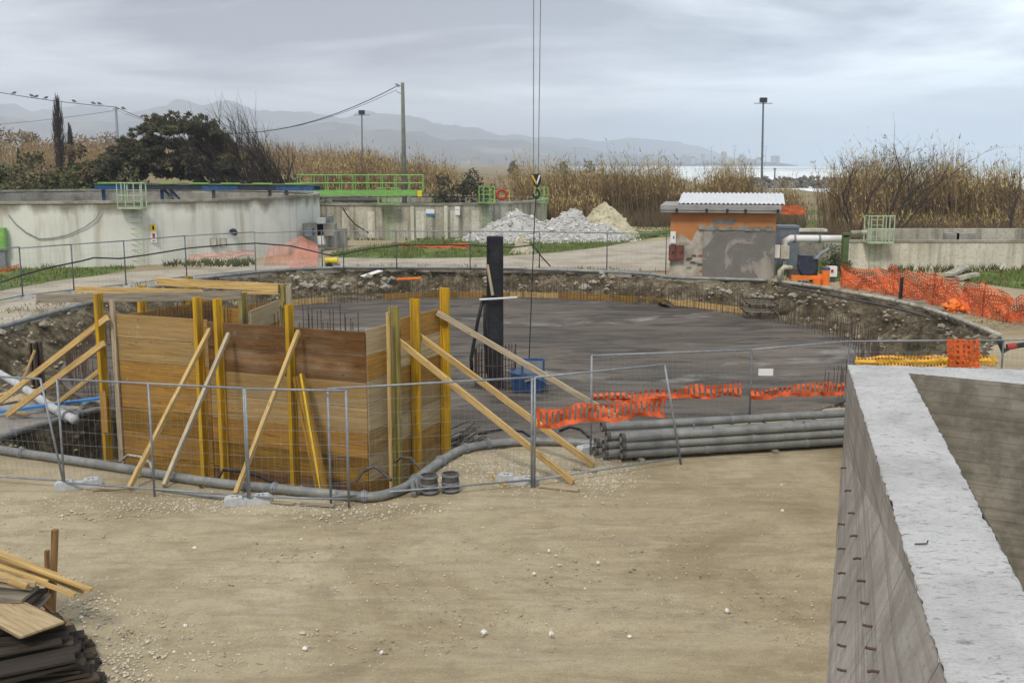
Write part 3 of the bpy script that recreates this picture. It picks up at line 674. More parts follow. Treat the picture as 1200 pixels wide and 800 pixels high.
# ------------------------------------------------------------------ foliage helpers
def blades(specs, rg):
    """specs: (x, y, z, height, lean x, lean y, width) -> stem with leaves, arrays"""
    V = []; Fs = []; per = []
    for (x, y, z, h, lx, ly, w, top) in specs:
        a = rg.uniform(0, 3.14); cx, cy = math.cos(a) * w, math.sin(a) * w; o = len(V)
        V += [(x - cx, y - cy, z), (x + cx, y + cy, z), (x + lx*0.4 + cx*0.7, y + ly*0.4 + cy*0.7, z + h*0.55), (x + lx*0.4 - cx*0.7, y + ly*0.4 - cy*0.7, z + h*0.55), (x + lx, y + ly, z + h)]
        Fs += [(o, o+1, o+2), (o, o+2, o+3), (o+3, o+2, o+4)]; m = rg.random(); per += [0 if m < 0.7 else 3] * 3
        for k in range(rg.randint(4, 7)):
            t = rg.uniform(0.25, 1.0); bx = x + lx*t*t; by = y + ly*t*t; bz = z + h*t; L = rg.uniform(0.35, 0.8); aa = rg.uniform(0, 6.28)
            ex, ey, ez = math.cos(aa)*L*0.55, math.sin(aa)*L*0.55, L*rg.uniform(0.2, 0.85); lw = rg.uniform(0.02, 0.045); o = len(V)
            V += [(bx - math.sin(aa)*lw, by + math.cos(aa)*lw, bz), (bx + math.sin(aa)*lw, by - math.cos(aa)*lw, bz), (bx + ex, by + ey, bz + ez)]
            Fs.append((o, o+1, o+2)); per.append((2 if t > 0.72 and rg.random() < top else 1) if t > 0.4 else (3 if rg.random() < 0.7 else 0))
    return V, Fs, per
def reed_bed(regions, label, top=0.5, seed=3):
    rg = random.Random(seed); specs = []
    for (x0, x1, y0, y1, n, h0, h1, clump) in regions:
        for _ in range(n):
            x = rg.uniform(x0, x1); y = rg.uniform(y0, y1); c = fbm(x * clump, y * clump, seed, 3)
            if c < rg.uniform(-0.9, 0.1): continue
            h = rg.uniform(h0, h1) * (0.84 + 0.40 * c) * (1 + 0.22 * fbm(x * 0.11, y * 0.11, seed + 40, 2)) * (1.18 if rg.random() < 0.07 else 1); l = h * rg.uniform(0.02, 0.22) * (2.2 if rg.random() < 0.08 else 1)
            specs.append((x, y, land_z(x, y), h, -l + rg.gauss(0, 0.12*h*0.5), rg.gauss(0, 0.05*h), rg.uniform(0.018, 0.04), top))
    V, Fs, per = blades(specs, rg)
    return kind(np_mesh('reed_bed', V, Fs, ['reed_stem', 'reed_leaf', 'reed_green', 'reed_dark'], per=per), 'stuff', label)
def brush(p0s, label, name='brushwood', mat='reed_dark', seed=5, h=(1.0, 2.2), n=60):
    rg = random.Random(seed); V = []; Fs = []
    for (x0, x1, y0, y1, cnt) in p0s:
        for _ in range(cnt):
            x = rg.uniform(x0, x1); y = rg.uniform(y0, y1); z = land_z(x, y); hh = rg.uniform(*h)
            for k in range(5):
                a = rg.uniform(0, 6.28); sp = rg.uniform(0.1, 0.55) * hh; w = rg.uniform(0.012, 0.03); o = len(V)
                V += [(x - w, y, z), (x + w, y, z), (x + math.cos(a)*sp, y + math.sin(a)*sp, z + hh * rg.uniform(0.5, 1))]; Fs.append((o, o+1, o+2))
    return kind(np_mesh(name, V, Fs, mat), 'stuff', label)
def limb_tree(mb, p, d, L, r, depth, rg, tips, wind=(0,0,0), spread=0.6, nseg=4):
    pts = [Vector(p)]; dd = Vector(d).normalized(); rs = [r]
    for i in range(nseg):
        dd = (dd + Vector((rg.gauss(0, .09), rg.gauss(0, .09), rg.gauss(0, .05))) + Vector(wind) * 0.12).normalized()
        pts.append(pts[-1] + dd * L / nseg); rs.append(r * (1 - 0.55 * (i+1) / nseg))
    mb.tube(pts, rs, 5 if r > 0.03 else 3, cap=False)
    if depth == 0: tips.append((pts[-1], dd)); return
    for k in range(rg.randint(3, 4) if depth > 1 else rg.randint(3, 5)):
        t = rg.uniform(0.35, 1.0); q = pts[min(nseg, max(1, int(round(t * nseg))))]
        ax = Vector((rg.gauss(0, 1), rg.gauss(0, 1), rg.gauss(0, .5))).normalized(); nd = (dd + ax * spread).normalized()
        limb_tree(mb, q, nd, L * rg.uniform(0.5, 0.75), r * 0.45, depth - 1, rg, tips, wind, spread, 3)
    tips.append((pts[-1], dd))
def leaf_cloud(centres, n, size, rg, mats_w=(1,), flat=0.7, stretch=1.0, bias=(0,0,0)):
    """many little faces in clumps; centres: (x,y,z,r)"""
    V = []; Fs = []; per = []; tot = sum(c[3]**2 for c in centres)
    for (x, y, z, r) in centres:
        mi = rg.choices(range(len(mats_w)), mats_w)[0]
        for _ in range(max(6, int(n * r*r / tot))):
            while True:
                a, b, c = rg.uniform(-1,1), rg.uniform(-1,1), rg.uniform(-1,1); q = a*a+b*b+c*c
                if 0.12 < q < 1: break
            px, py, pz = x + a*r, y + b*r, z + c*r*flat; s = size * rg.uniform(0.5, 1.5)
            u = (Vector((rg.gauss(0,1), rg.gauss(0,1), rg.gauss(0,1))).normalized() + Vector(bias)).normalized(); w = u.orthogonal().normalized() * s * 0.5; u = u * s * stretch; o = len(V)
            V += [(px - w.x, py - w.y, pz - w.z), (px + w.x, py + w.y, pz + w.z), (px + u.x, py + u.y, pz + u.z)]; Fs.append((o, o+1, o+2))
            per.append(mi if rg.random() < 0.8 else rg.randrange(len(mats_w)))
    return V, Fs, per

def build_vegetation():
    # reed beds
    reed_bed([(0.5, 23, 97, 108, 5200, 4.3, 6.5, 0.25), (23, 29, 100, 112, 420, 2.6, 4.6, 0.4), (0, 8, 93, 97, 500, 2.2, 3.4, 0.3)], 'tall dry reed bed behind the gravel heaps and the hut', 0.55, 3)
    reed_bed([(27, 41, 84, 96, 4400, 4.8, 7.0, 0.3), (38, 46, 86, 98, 1300, 3.6, 5.4, 0.35), (46, 62, 86, 98, 1900, 2.9, 4.5, 0.45), (25, 62, 78, 84, 1400, 1.4, 2.5, 0.3)], 'tall reed bed behind the low wall in front of the sea', 0.6, 9)
    reed_bed([(-22, -6, 112, 128, 3600, 3.2, 5.2, 0.22), (-6, 2, 108, 122, 1100, 2.2, 3.8, 0.3), (-24, -4, 104, 112, 1400, 2.0, 3.4, 0.3)], 'brown reed bed behind the green walkway', 0.25, 14)
    reed_bed([(-78, -20, 150, 178, 5200, 2.6, 4.2, 0.08)], 'brown reed belt far behind the dark shrubs on the left', 0.1, 21)
    brush([(1, 26, 94, 100, 1500), (24, 60, 76, 84, 2600)], 'tangled brown undergrowth at the foot of the reeds', 'undergrowth', 'reed_dark', 5, (0.8, 2.4))
    brush([(-60, 2, 96, 106, 2200)], 'dry brush behind the settling tanks', 'undergrowth', 'reed_stem', 6, (0.6, 1.9))
    brush([(-5, 60, 330, 420, 1600), (-120, 40, 220, 330, 2400)], 'low scrub on the flat land towards the beach', 'scrub', 'reed_stem', 8, (0.8, 2.4))
    # leafy shrubs on the left
    def shrub(px, ytop, Y, wpx, label, mats, seed, n=2600, leaf=0.16, group=None, name='shrub', flat=0.8, spiky=False):
        rg = random.Random(seed); X = (px - 600) / F * Y; zb = land_z(X, Y); top = A(px, ytop, Y).z; w = wpx * Y / F / 2; r = thing(name, (X, Y, zb), label, 'shrub', group)
        m = MB()
        for k in range(6):
            a = rg.uniform(0, 6.28); q = Vector((X + math.cos(a)*w*0.5, Y + math.sin(a)*w*0.5, zb + (top-zb)*0.7)); m.tube([(X, Y, zb), (Vector((X,Y,zb)) + q)/2 + Vector((rg.gauss(0,.1), 0, .2)), q], [0.07, 0.045, 0.02], 5)
        m.build('stem', 'bark', r)
        cs = []
        for k in range(34):
            a = rg.uniform(0, 6.28); q = math.sqrt(rg.random()); cx = math.cos(a)*q*w; hz = (top - zb) * (1 - 0.45*q*q) * rg.uniform(0.12, 0.95)
            cs.append((X + cx*1.15, Y + math.sin(a)*q*w*0.8, zb + hz, rg.uniform(0.26, 0.46) * min(w, (top-zb)) * 0.9))
        V, Fs, per = leaf_cloud(cs, n, leaf, rg, (5, 2, 1), flat, 2.2 if spiky else 1.3)
        np_mesh('foliage', V, Fs, mats, parent=r, origin=(X, Y, zb), per=per); return r
    SM = ['leaf_bush', 'leaf_olive', 'leaf_rust']
    for i, (px, yt, Y, w, lab) in enumerate([(-14,178,92,90,'dark green shrub at the left edge behind the tank'), (20,171,94,74,'dense green shrub with grey stems behind the tank rim'), (60,172,92,80,'wide green shrub below the bare poplar'),
                                          (100,168,93,70,'spiky green shrub left of the dark wind-bent tree'), (128,178,92,60,'low olive shrub just left of the dark tree'), (44,188,90,110,'low dark bush in front of the green shrubs'), (150,190,91,90,'low green bush under the dark tree')]):
        shrub(px, yt, Y, w, lab, SM, 40 + i, 5200, 0.19, 'green shrubs behind the left tank', spiky=(i == 3))
    shrub(540, 186, 99, 62, 'dark evergreen bush behind the second tank', ['leaf_dark', 'leaf_bush', 'leaf_dark'], 60, 3600, 0.16)
    shrub(372, 205, 98, 40, 'small dark bush left of the green walkway', ['leaf_dark', 'leaf_bush', 'leaf_rust'], 61, 1500, 0.15)
    for px, yt, w, sd, lab in ((276, 182, 46, 63, 'dark twiggy bush at the foot of the bare leaning trees'), (310, 186, 50, 64, 'brown bush under the middle of the bare leaning trees'), (342, 190, 44, 65, 'dark low bush under the last bare leaning tree')): shrub(px, yt, 95, w, lab, ['leaf_dark', 'leaf_rust', 'leaf_dark'], sd, 2600, 0.13)
    for i, (px, yt, Y, w) in enumerate([(601,186.5,420,9),(660,186,520,9),(688,185,560,13)]):
        shrub(px, yt, Y, w, 'round dark bush far off on the flat land', ['leaf_bush', 'leaf_dark', 'leaf_olive'], 70 + i, 400, 0.7, 'far bushes on the flat')
    for i, (px, yt, Y, w) in enumerate([(8,152,230,60),(45,150,240,46),(120,158,235,60),(-40,150,235,60)]):
        shrub(px, yt, Y, w, 'grey brown leafless thicket far behind the shrubs', ['reed_stem', 'reed_dark', 'leaf_rust'], 80 + i, 1800, 0.35, 'far thickets on the left')
    # the big dark wind-bent tree
    def dark_tree():
        rg = random.Random(101); Y = 93; X = A(205, 200, Y).x; zb = land_z(X, Y); t = thing('wind_bent_tree', (X, Y, zb), 'big dark wind-bent tree behind the left tank', 'tree')
        m = MB(); tips = []
        for k in range(7):
            limb_tree(m, (X + rg.uniform(-1.6, 2.4), Y + rg.uniform(-1, 1), zb), (-0.12 + rg.gauss(0, .35), rg.gauss(0, .2), 1), rg.uniform(1.3, 1.9), 0.12, 2, rg, tips, (-0.2, 0, 0.1), 0.6)
        m.build('trunk', 'bark', t)
        prof = [(122,186),(131,176),(140,168),(150,163),(160,153),(170,147),(179,141),(188,138),(197,135),(206,137),(215,139),(224,142),(233,139),(242,141),(250,146),(257,152),(263,160),(268,172)]
        cs = []
        for px, yt in prof:
            for q in range(9):
                f = rg.random(); yy = yt + 4 + (208 - yt) * f * 0.92; p = A(px + rg.uniform(-7, 7), yy, Y + rg.uniform(-3.2, 3.2)); cs.append((p.x, p.y, p.z, rg.uniform(0.32, 0.85)))
            for q in range(7):
                p = A(px + rg.uniform(-8, 8), yt + rg.uniform(-5, 8), Y + rg.uniform(-2, 2)); cs.append((p.x, p.y, p.z, rg.uniform(0.10, 0.30)))
        V, Fs, per = leaf_cloud(cs, 40000, 0.12, rg, (6, 0.8, 1.8), 0.55, 2.3, (-.8, 0, .35))
        np_mesh('crown', V, Fs, ['leaf_dark', 'leaf_bush', 'leaf_rust'], parent=t, origin=(X, Y, zb), per=per)
    dark_tree()
    # bare leaning trees on its right, combed by the sea wind
    for i, (px, yt, lean, lab, tuft) in enumerate([(266,160,-26,'bare leaning tree just right of the dark tree',True), (284,150,-30,'bare leaning tree with a small dark tuft of leaves',True), (300,152,-34,'slender bare tree leaning left, middle of the row',False),
                                              (318,154,-36,'bare leaning tree with thin combed branches',False), (336,158,-34,'last bare leaning tree of the row, nearest the green walkway',False), (350,172,-22,'short bare tree at the end of the leaning row',False)]):
        rg = random.Random(120 + i); Y = 93 + rg.uniform(-1.5, 1.5); b = A(px, 214, Y); top = A(px + lean, yt, Y); zb = land_z(b.x, Y); t = thing('bare_tree', (b.x, Y, zb), lab, 'tree', 'bare leaning trees behind the left tank')
        m = MB(); tips = []; d = Vector((top.x - b.x, 0, top.z - zb)); L = d.length
        for s in range(7):
            limb_tree(m, (b.x + rg.gauss(0, .6), Y + rg.gauss(0, .4), zb), (d.x*0.75 + rg.gauss(0, .25), rg.gauss(0, .3), d.z), L*rg.uniform(.50, .66), 0.13, 3, rg, tips, (-0.5, 0, 0.05), 0.33)
        m.build('trunk', 'bark', t)
        cs = [(p.x, p.y, p.z, 0.28) for p, dd in tips if rg.random() < (0.10 if tuft else 0.03) and p.z < zb + 0.75*(top.z - zb)] or [(b.x, Y, zb + 1.3, .4)]
        V, Fs, per = leaf_cloud(cs, 1400 if tuft else 500, 0.12, rg, (3, 1), 0.6, 1.6)
        np_mesh('crown', V, Fs, ['leaf_dark', 'leaf_rust'], parent=t, origin=(b.x, Y, zb), per=per)
    # bare trees on the right
    for i, (px, yb, yt, Y, sp, lab) in enumerate([(1042,262,166,76,0.75,'bare spreading shrub tree in front of the right reeds'), (1184,268,196,72,0.7,'small bare tree at the right edge above the low wall'), (1010,262,182,80,0.6,'thin bare sapling left of the spreading shrub tree')]):
        rg = random.Random(140 + i); b = A(px, yb, Y); zb = land_z(b.x, Y); top = A(px, yt, Y).z; t = thing('bare_tree', (b.x, Y, zb), lab, 'tree'); m = MB(); tips = []
        for s in range((5, 1, 3)[i]):
            limb_tree(m, (b.x + rg.gauss(0, .2), Y + rg.gauss(0, .2), zb), (rg.gauss(0.1, .55) if i != 1 else 0, rg.gauss(0, .3) if i != 1 else 0, 1), (top - zb) * rg.uniform(0.55, 0.72), 0.085 if i != 1 else 0.12, 3, rg, tips, (0, 0, 0.15), sp)
        m.build('trunk', 'bark', t)
        cs = [(p.x, p.y, p.z, 0.2) for p, dd in tips if rg.random() < 0.1]
        V, Fs, per = leaf_cloud(cs, 260, 0.08, rg, (1,), 0.7, 1.3); np_mesh('crown', V, Fs, ['leaf_rust'], parent=t, origin=(b.x, Y, zb), per=per)
    # bare poplars
    for px, yt, yb, wpx, lab in ((71,118,190,17,'tall slender bare poplar on the left'), (84,150,190,10,'short slender bare poplar beside the tall one'), (23,176,200,5,'thin bare poplar among the green shrubs')):
        rg = random.Random(px); Y = 135; b = A(px, yb, Y); top = A(px + (1 if px == 71 else 0), yt, Y); zb = land_z(b.x, Y); t = thing('poplar', (b.x, Y, zb), lab, 'tree', 'bare poplars')
        m = MB(); Ht = top.z - zb; w = wpx * Y / F / 2; m.tube([(b.x, Y, zb), (b.x + .1, Y, zb + Ht*0.5), (top.x, Y, top.z)], [0.2, 0.12, 0.02], 6)
        m.build('trunk', 'bark', t); m = MB()
        for k in range(420):
            f = rg.uniform(0.12, 0.92); a = rg.uniform(0, 6.28); ww = w * math.sin(math.pi * min(1, f*0.9 + 0.1)) * rg.uniform(0.5, 1.1); p = Vector((b.x, Y, zb + Ht*f))
            m.tube([p, p + Vector((math.cos(a)*ww*0.7, math.sin(a)*ww*0.7, Ht*0.06)), p + Vector((math.cos(a)*ww, math.sin(a)*ww, Ht*rg.uniform(.12, .2)))], [0.035, 0.03, 0.012], 3, cap=False)
        m.build('crown', 'bark', t)
    # weeds at the foot of tank walls
    rg = random.Random(77); V = []; Fs = []
    for k in range(900):
        if k < 600: q = P(rg.uniform(190, 300), 0 + rg.uniform(307, 313)) if k < 250 else P(rg.uniform(395, 520), rg.uniform(276, 282))
        else: q = P(rg.uniform(1040, 1200), rg.uniform(312, 320))
        h = rg.uniform(0.1, 0.45)
        for j in range(3):
            a = rg.uniform(0, 6.28); o = len(V); V += [(q.x-.03, q.y, 0), (q.x+.03, q.y, 0), (q.x + math.cos(a)*h*0.5, q.y + math.sin(a)*h*.5, h)]; Fs.append((o, o+1, o+2))
    kind(np_mesh('weeds', V, Fs, 'leaf_bush'), 'stuff', 'weeds growing along the foot of the tank walls')
build_vegetation()

# ------------------------------------------------------------------ tanks, hut and the works behind the pit
def ring_wall(mb, c, r0, r1, z0, z1, a0=0, a1=2*math.pi, n=128):
    full = abs(a1 - a0 - 2*math.pi) < 1e-6; m = n if full else n + 1; o = len(mb.v)
    for i in range(m):
        a = a0 + (a1 - a0) * i / n; ca, sa = math.cos(a), math.sin(a)
        for r, z in ((r1, z0), (r1, z1), (r0, z1), (r0, z0)): mb.v.append(Vector((c[0] + ca*r, c[1] + sa*r, z)))
    for i in range(n):
        j = (i + 1) % m
        for k in range(4):
            a, b = o + i*4 + k, o + i*4 + (k+1) % 4; a2, b2 = o + j*4 + k, o + j*4 + (k+1) % 4; mb.f.append((a, a2, b2, b))
def disc(mb, c, r, z, n=96):
    o = len(mb.v)
    for i in range(n): mb.v.append(Vector((c[0] + math.cos(2*math.pi*i/n)*r, c[1] + math.sin(2*math.pi*i/n)*r, z)))
    mb.f.append(tuple(range(o, o + n)))
def on_tank(px, c, r, z):
    d = ray(px, 300); d = Vector((d.x, d.y)); d.normalize(); cc = Vector(c[:2]); b = d.dot(cc); q = b*b - cc.length_squared + r*r
    t = b - math.sqrt(max(0, q)); return Vector((d.x*t, d.y*t, z))
def lattice(mb, p0, p1, z0, z1, n, r=0.03, mids=1):
    """guard rail: posts and rails between two plan points"""
    p0, p1 = Vector(p0), Vector(p1)
    for i in range(n + 1):
        p = p0.lerp(p1, i / n); mb.tube([(p.x, p.y, z0), (p.x, p.y, z1)], r, 5)
    for k in range(mids + 1):
        z = z1 - (z1 - z0) * k / (mids + 1); mb.tube([(p0.x, p0.y, z), (p1.x, p1.y, z)], r, 5)
T1 = (-28, 73); T1R = 14.7; T1Z = 3.5
T2 = (-9, 92); T2R = 12.0; T2Z = 2.56
def ladder(p, out, side, z0, z1, w, label, cage_z=None, cage_w=0.6, mat='green_pale', group=None):
    p = Vector((p.x, p.y, 0)); t = thing('ladder', (p.x, p.y, z0), label, 'ladder', group)
    for s in (-1, 1): MB().bar(p + side*(s*w/2) + Vector((0,0,z0)), p + side*(s*w/2) + Vector((0,0,z1)), 0.05, 0.05).build('stile', mat, t)
    z = z0 + 0.25; first = None
    while z < z1 - 0.05:
        MB().tube([p - side*(w/2) + Vector((0,0,z)), p + side*(w/2) + Vector((0,0,z))], 0.018, 5).build('rung', mat, t); z += 0.3
    if cage_z:
        m = MB(); c0, c1 = cage_z; hw = cage_w
        for zz in (c0, (c0+c1)/2, c1):
            m.tube([p + side*(-hw) + Vector((0,0,zz)), p + side*(-hw) + out*0.7 + Vector((0,0,zz)), p + side*hw + out*0.7 + Vector((0,0,zz)), p + side*hw + Vector((0,0,zz))], 0.028, 5)
        for q in (-1, -0.35, 0.35, 1): m.tube([p + side*(hw*q) + out*0.7 + Vector((0,0,c0)), p + side*(hw*q) + out*0.7 + Vector((0,0,c1))], 0.03, 5)
        for q in (-1, 1): m.tube([p + side*(hw*q) + Vector((0,0,c0)), p + side*(hw*q) + Vector((0,0,c1))], 0.04, 5)
        m.build('safety_cage', mat, t)
        MB().box((p.x - hw, p.y - 0.72, c0 - 0.06), (p.x + hw, p.y + 0.1, c0 - 0.02)).build('landing', mat, t)
    return t
def build_works():
    t = thing('settling_tank', (T1[0], T1[1], 0), 'large round whitewashed settling tank with dirt-streaked wall on the left', 'tank')
    m = MB(); ring_wall(m, T1, T1R - 0.3, T1R, -0.3, T1Z); m.build('wall', 'tank_wall', t)
    m = MB(); ring_wall(m, T1, T1R - 0.36, T1R + 0.06, T1Z, T1Z + 0.14); m.build('rim', 'rim', t)
    m = MB(); ring_wall(m, T1, T1R - 1.6, T1R - 1.45, 1.5, T1Z - 0.1); m.build('weir_wall', 'rough_wall', t)
    m = MB(); disc(m, T1, T1R - 0.31, 2.75); m.build('water', 'tank_water', t)
    t = thing('settling_tank', (T2[0], T2[1], 0), 'grey round settling tank behind the grass with green walkway over it', 'tank')
    m = MB(); ring_wall(m, T2, T2R - 0.3, T2R, -0.3, T2Z); m.build('wall', 'tank_grey', t)
    m = MB(); ring_wall(m, T2, T2R - 0.4, T2R + 0.08, T2Z, T2Z + 0.16); m.build('rim', 'rim', t)
    m = MB(); disc(m, T2, T2R - 0.31, 2.0); m.build('water', 'tank_water', t)
    for px in (484, 523):
        p = on_tank(px, T2, T2R, 0); MB().box((p.x-.13, p.y-.22, -0.1), (p.x+.13, p.y+.3, T2Z - 0.03)).build('pilaster', 'tank_white', t)
    for pa, pb in ((488, 500), (528, 562), (402, 440)):
        a = on_tank(pa, T2, T2R + 0.02, 0); b = on_tank(pb, T2, T2R + 0.02, 0); MB().bar(((a.x), a.y, 1.15), (b.x, b.y, 1.15), 0.05, 2.0).build('white_panel', 'tank_white', t)
    # scraper bridge over the first tank: rides on the rim at one end, pivots at the centre
    a = A(117, 218, 71.5); b = A(372, 220, 68.2); z0 = 4.0; t = thing('scraper_bridge', (a.x, a.y, 2.75), 'long blue and green scraper bridge lying over the left tank', 'bridge')
    pa, pb = Vector((a.x, a.y, 4.12)), Vector((b.x, b.y, 4.12)); d = (pb - pa).normalized(); sd = Vector((-d.y, d.x, 0))
    for s in (-0.55, 0.55):
        for k, mt in enumerate(('blue_paint', 'pump_blue', 'pump_blue', 'blue_paint', 'pump_blue', 'blue_paint')): MB().bar(pa.lerp(pb, k/6) + sd*s, pa.lerp(pb, (k+1)/6 - .002) + sd*s, 0.14, 0.28).build('girder', mt, t)
    MB().bar(pa + Vector((0,0,.22)), pb + Vector((0,0,.22)), 1.35, 0.09).build('deck', 'green_dark', t)
    for k in range(7):
        f0, f1 = k/7 + 0.02, (k+0.75)/7; MB().bar(pa.lerp(pb, f0) - sd*0.70 + Vector((0,0,.29)), pa.lerp(pb, f1) - sd*0.70 + Vector((0,0,.29)), 0.05, 0.10).build('toe_board', 'green_bright', t)
    for px in (121, 192, 203, 253, 318, 337):
        f = (px - 117) / 255; q = pa.lerp(pb, f); MB().bar(q + Vector((0,0,-.15)), q + Vector((0,0,-1.3)), 0.18, 0.18).build('leg', 'blue_paint' if px < 200 else 'galv_dull', t)
    for f in (0.30, 0.33):
        q = pa.lerp(pb, f); MB().bar(q + Vector((0,0,-.1)), q + d*0.7 + Vector((0,0,-0.75)), 0.12, 0.12).build('brace', 'blue_paint', t)
    # birds resting on the bridge
    # green walkway over the second tank
    a = A(363, 226, 81); b = A(495, 226, 81.5); t = thing('walkway', (a.x, a.y, T2Z), 'bright green steel walkway with railings over the grey tank', 'walkway')
    pa, pb = Vector((a.x, a.y, 3.45)), Vector((b.x, b.y, 3.45))
    MB().bar(pa, pb, 0.12, 0.42).build('girder', 'green_bright', t); MB().bar(pa + Vector((0,1.1,0)), pb + Vector((0,1.1,0)), 0.12, 0.42).build('girder', 'green_bright', t)
    MB().bar(pa + Vector((0,.55,.1)), pb + Vector((0,.55,.1)), 1.0, 0.05).build('deck', 'galv_dull', t)
    for dy, nm in ((0, 0), (1.1, 1)):
        m = MB(); lattice(m, (pa.x - 0.9, pa.y + dy, 0), (pb.x, pb.y + dy, 0), 3.6, 4.80, 9, 0.035); m.build('railing', 'green_bright', t)
    MB().box((pb.x - 0.35, pb.y - 0.25, 3.2), (pb.x - 0.02, pb.y - 0.07, 3.62)).build('end_plate', 'yellow_paint', t)
    for px in (370, 430, 480):
        q = A(px, 230, 81); MB().box((q.x-.08, 80.9, T2Z + 0.16), (q.x+.08, 81.1, 3.25)).build('leg', 'galv_dull', t)
    m = MB(); q0 = A(388, 233, 80.4); q1 = A(446, 233, 80.2); m.tube([(q0.x, 81.0, 2.95), (q1.x, 80.6, 2.95)], 0.16, 8); m.build('drive_pipe', 'pipe_rust', t)
    side = Vector((1, 0, 0)); out = Vector((0, -1, 0))
    ladder(on_tank(161, T1, T1R + 0.12, 0), out, side, 0.05, 4.5, 0.72, 'pale green caged ladder on the streaked left tank wall', (3.25, 4.62), 0.68)
    ladder(on_tank(457, T2, T2R + 0.4, 0), out, side, 0.05, 3.9, 0.5, 'green caged ladder under the green walkway', (2.75, 3.9), 0.75, 'green_bright')
    ladder(on_tank(571, T2, T2R + 0.2, 0), out, side, 0.05, 3.9, 0.6, 'green caged ladder left of the gravel heaps', (2.75, 3.95), 0.60, 'green_bright')
    ladder(A(634, 240, 88), out, side, 0.05, 3.9, 0.55, 'green caged ladder standing behind the gravel heaps', (2.55, 3.75), 0.55, 'green_bright')
    # red and yellow life-ring stand
    q = A(588, 238, 84); t = thing('lifebuoy_stand', (q.x, q.y, T2Z), 'red lifebuoy on a little stand on the tank rim', 'lifebuoy')
    m = MB(); n = 16; zc = A(588, 228, 84).z
    m.tube([(q.x + math.cos(2*math.pi*i/n)*0.36, q.y, zc + math.sin(2*math.pi*i/n)*0.36) for i in range(n + 1)], 0.11, 6, False); m.build('ring', 'red_paint', t)
    m = MB(); lattice(m, (q.x - .6, q.y + .15, 0), (q.x + .6, q.y + .15, 0), T2Z + .1, 3.55, 3, 0.025); m.build('stand', 'yellow_paint', t)
    # notices on walls
    def plate(name, px0, px1, y0, y1, q, mat, label, cat='sign', extra=None, lean=0.0):
        a = A(px0, y0, q.y - 0.05); b = A(px1, y1, q.y - 0.05); t = thing(name, (a.x, a.y, b.z), label, cat)
        MB().box((a.x, a.y - 0.02, b.z), (b.x, a.y + 0.02, a.z)).build('panel', mat, t)
        for (f0, f1, g0, g1, mt) in extra or []:
            MB().box((a.x + (b.x-a.x)*f0, a.y - 0.03, b.z + (a.z-b.z)*g0), (a.x + (b.x-a.x)*f1, a.y - 0.021, b.z + (a.z-b.z)*g1)).build('print', mt, t)
    q = on_tank(180, T1, T1R + 0.05, 0)
    plate('warning_sign', 176, 184, 263, 284, q, 'white_paint', 'yellow and white warning sign on the streaked tank wall', extra=[(0, 1, .62, 1, 'yellow_paint'), (.35, .65, .70, .92, 'black_rubber'), (.3, .75, .2, .5, 'red_paint'), (.2, .8, .06, .12, 'galv_dull')])
    q = on_tank(505, T2, T2R + 0.06, 0)
    plate('notice_board', 499, 509, 245, 252, q, 'white_paint', 'white notice with a blue strip on the grey tank wall', extra=[(0, 1, 0, .28, 'blue_plank')])
    q = on_tank(536, T2, T2R + 0.06, 0)
    plate('notice_board', 533, 539, 242, 252, q, 'white_paint', 'tall white notice on the grey tank wall', extra=[(.1, .9, .6, .66, 'grey_fascia')])
    # grey cable boxes on left tank wall
    for px, y0, y1, lab in ((251, 279, 289, 'left of two small grey boxes on the tank wall'), (262, 279, 289, 'right of two small grey boxes on the tank wall')):
        q = on_tank(px, T1, T1R + 0.06, 0); a = A(px - 4, y0, q.y); b = A(px + 4, y1, q.y); t = thing('junction_box', (a.x, q.y, b.z), lab, 'box', 'grey boxes on the tank wall')
        MB().box((a.x, q.y - 0.12, b.z), (b.x, q.y, a.z)).build('housing', 'galv_dull', t); MB().box((a.x + .03, q.y - 0.135, b.z + .03), (b.x - .03, q.y - 0.122, a.z - .03)).build('cover', 'tank_white', t)
    q = on_tank(274, T1, T1R + 0.1, 0); m = MB(); z = A(274, 271, q.y).z; m.tube([(q.x, q.y + .3, z), (q.x, q.y - 0.15, z), (q.x + .25, q.y - .3, z - .1)], 0.16, 8); tag(m.build('drain_spout', 'black_rubber'), 'black drain spout poking out of the streaked tank wall', 'pipe')
    # green cabinet at the left edge
    a = A(-14, 267, 58.0); b = A(8, 293, 58.0); t = thing('electric_cabinet', ((a.x+b.x)/2, 58, 0), 'green electric cabinet on a post at the left edge', 'cabinet')
    MB().box((a.x, 57.85, b.z), (b.x, 58.2, a.z)).build('cabinet_body', 'green_bright', t); MB().box((a.x + .06, 57.83, b.z + .08), (b.x - .06, 57.848, a.z - .08)).build('door', 'green_bright', t); MB().box((b.x - .55, 57.95, 0), (b.x - .1, 58.15, b.z)).build('post', 'galv_dull', t)
    # cable swag and conduit on the tank wall
    m = MB(); pts = [(10,252),(18,262),(30,272),(46,280),(62,279),(80,275),(100,266),(113,256),(118,246)]; L = []
    for px, py in pts: q = on_tank(px, T1, T1R + 0.06, 0); L.append(A(px, py, q.y))
    m.tube(L, 0.03, 5); tag(m.build('hanging_cable', 'galv'), 'pale cable sagging across the whitewashed tank wall', 'cable')
    # grey steps and clutter where the two tanks meet
    t = thing('sluice_box', A(395, 285, 74) * 1, 'grey concrete sluice box between the two tanks', 'sluice'); o = A(395, 285, 74); t.location = (o.x, o.y, 0); WO[t.name] = Vector((o.x, o.y, 0))
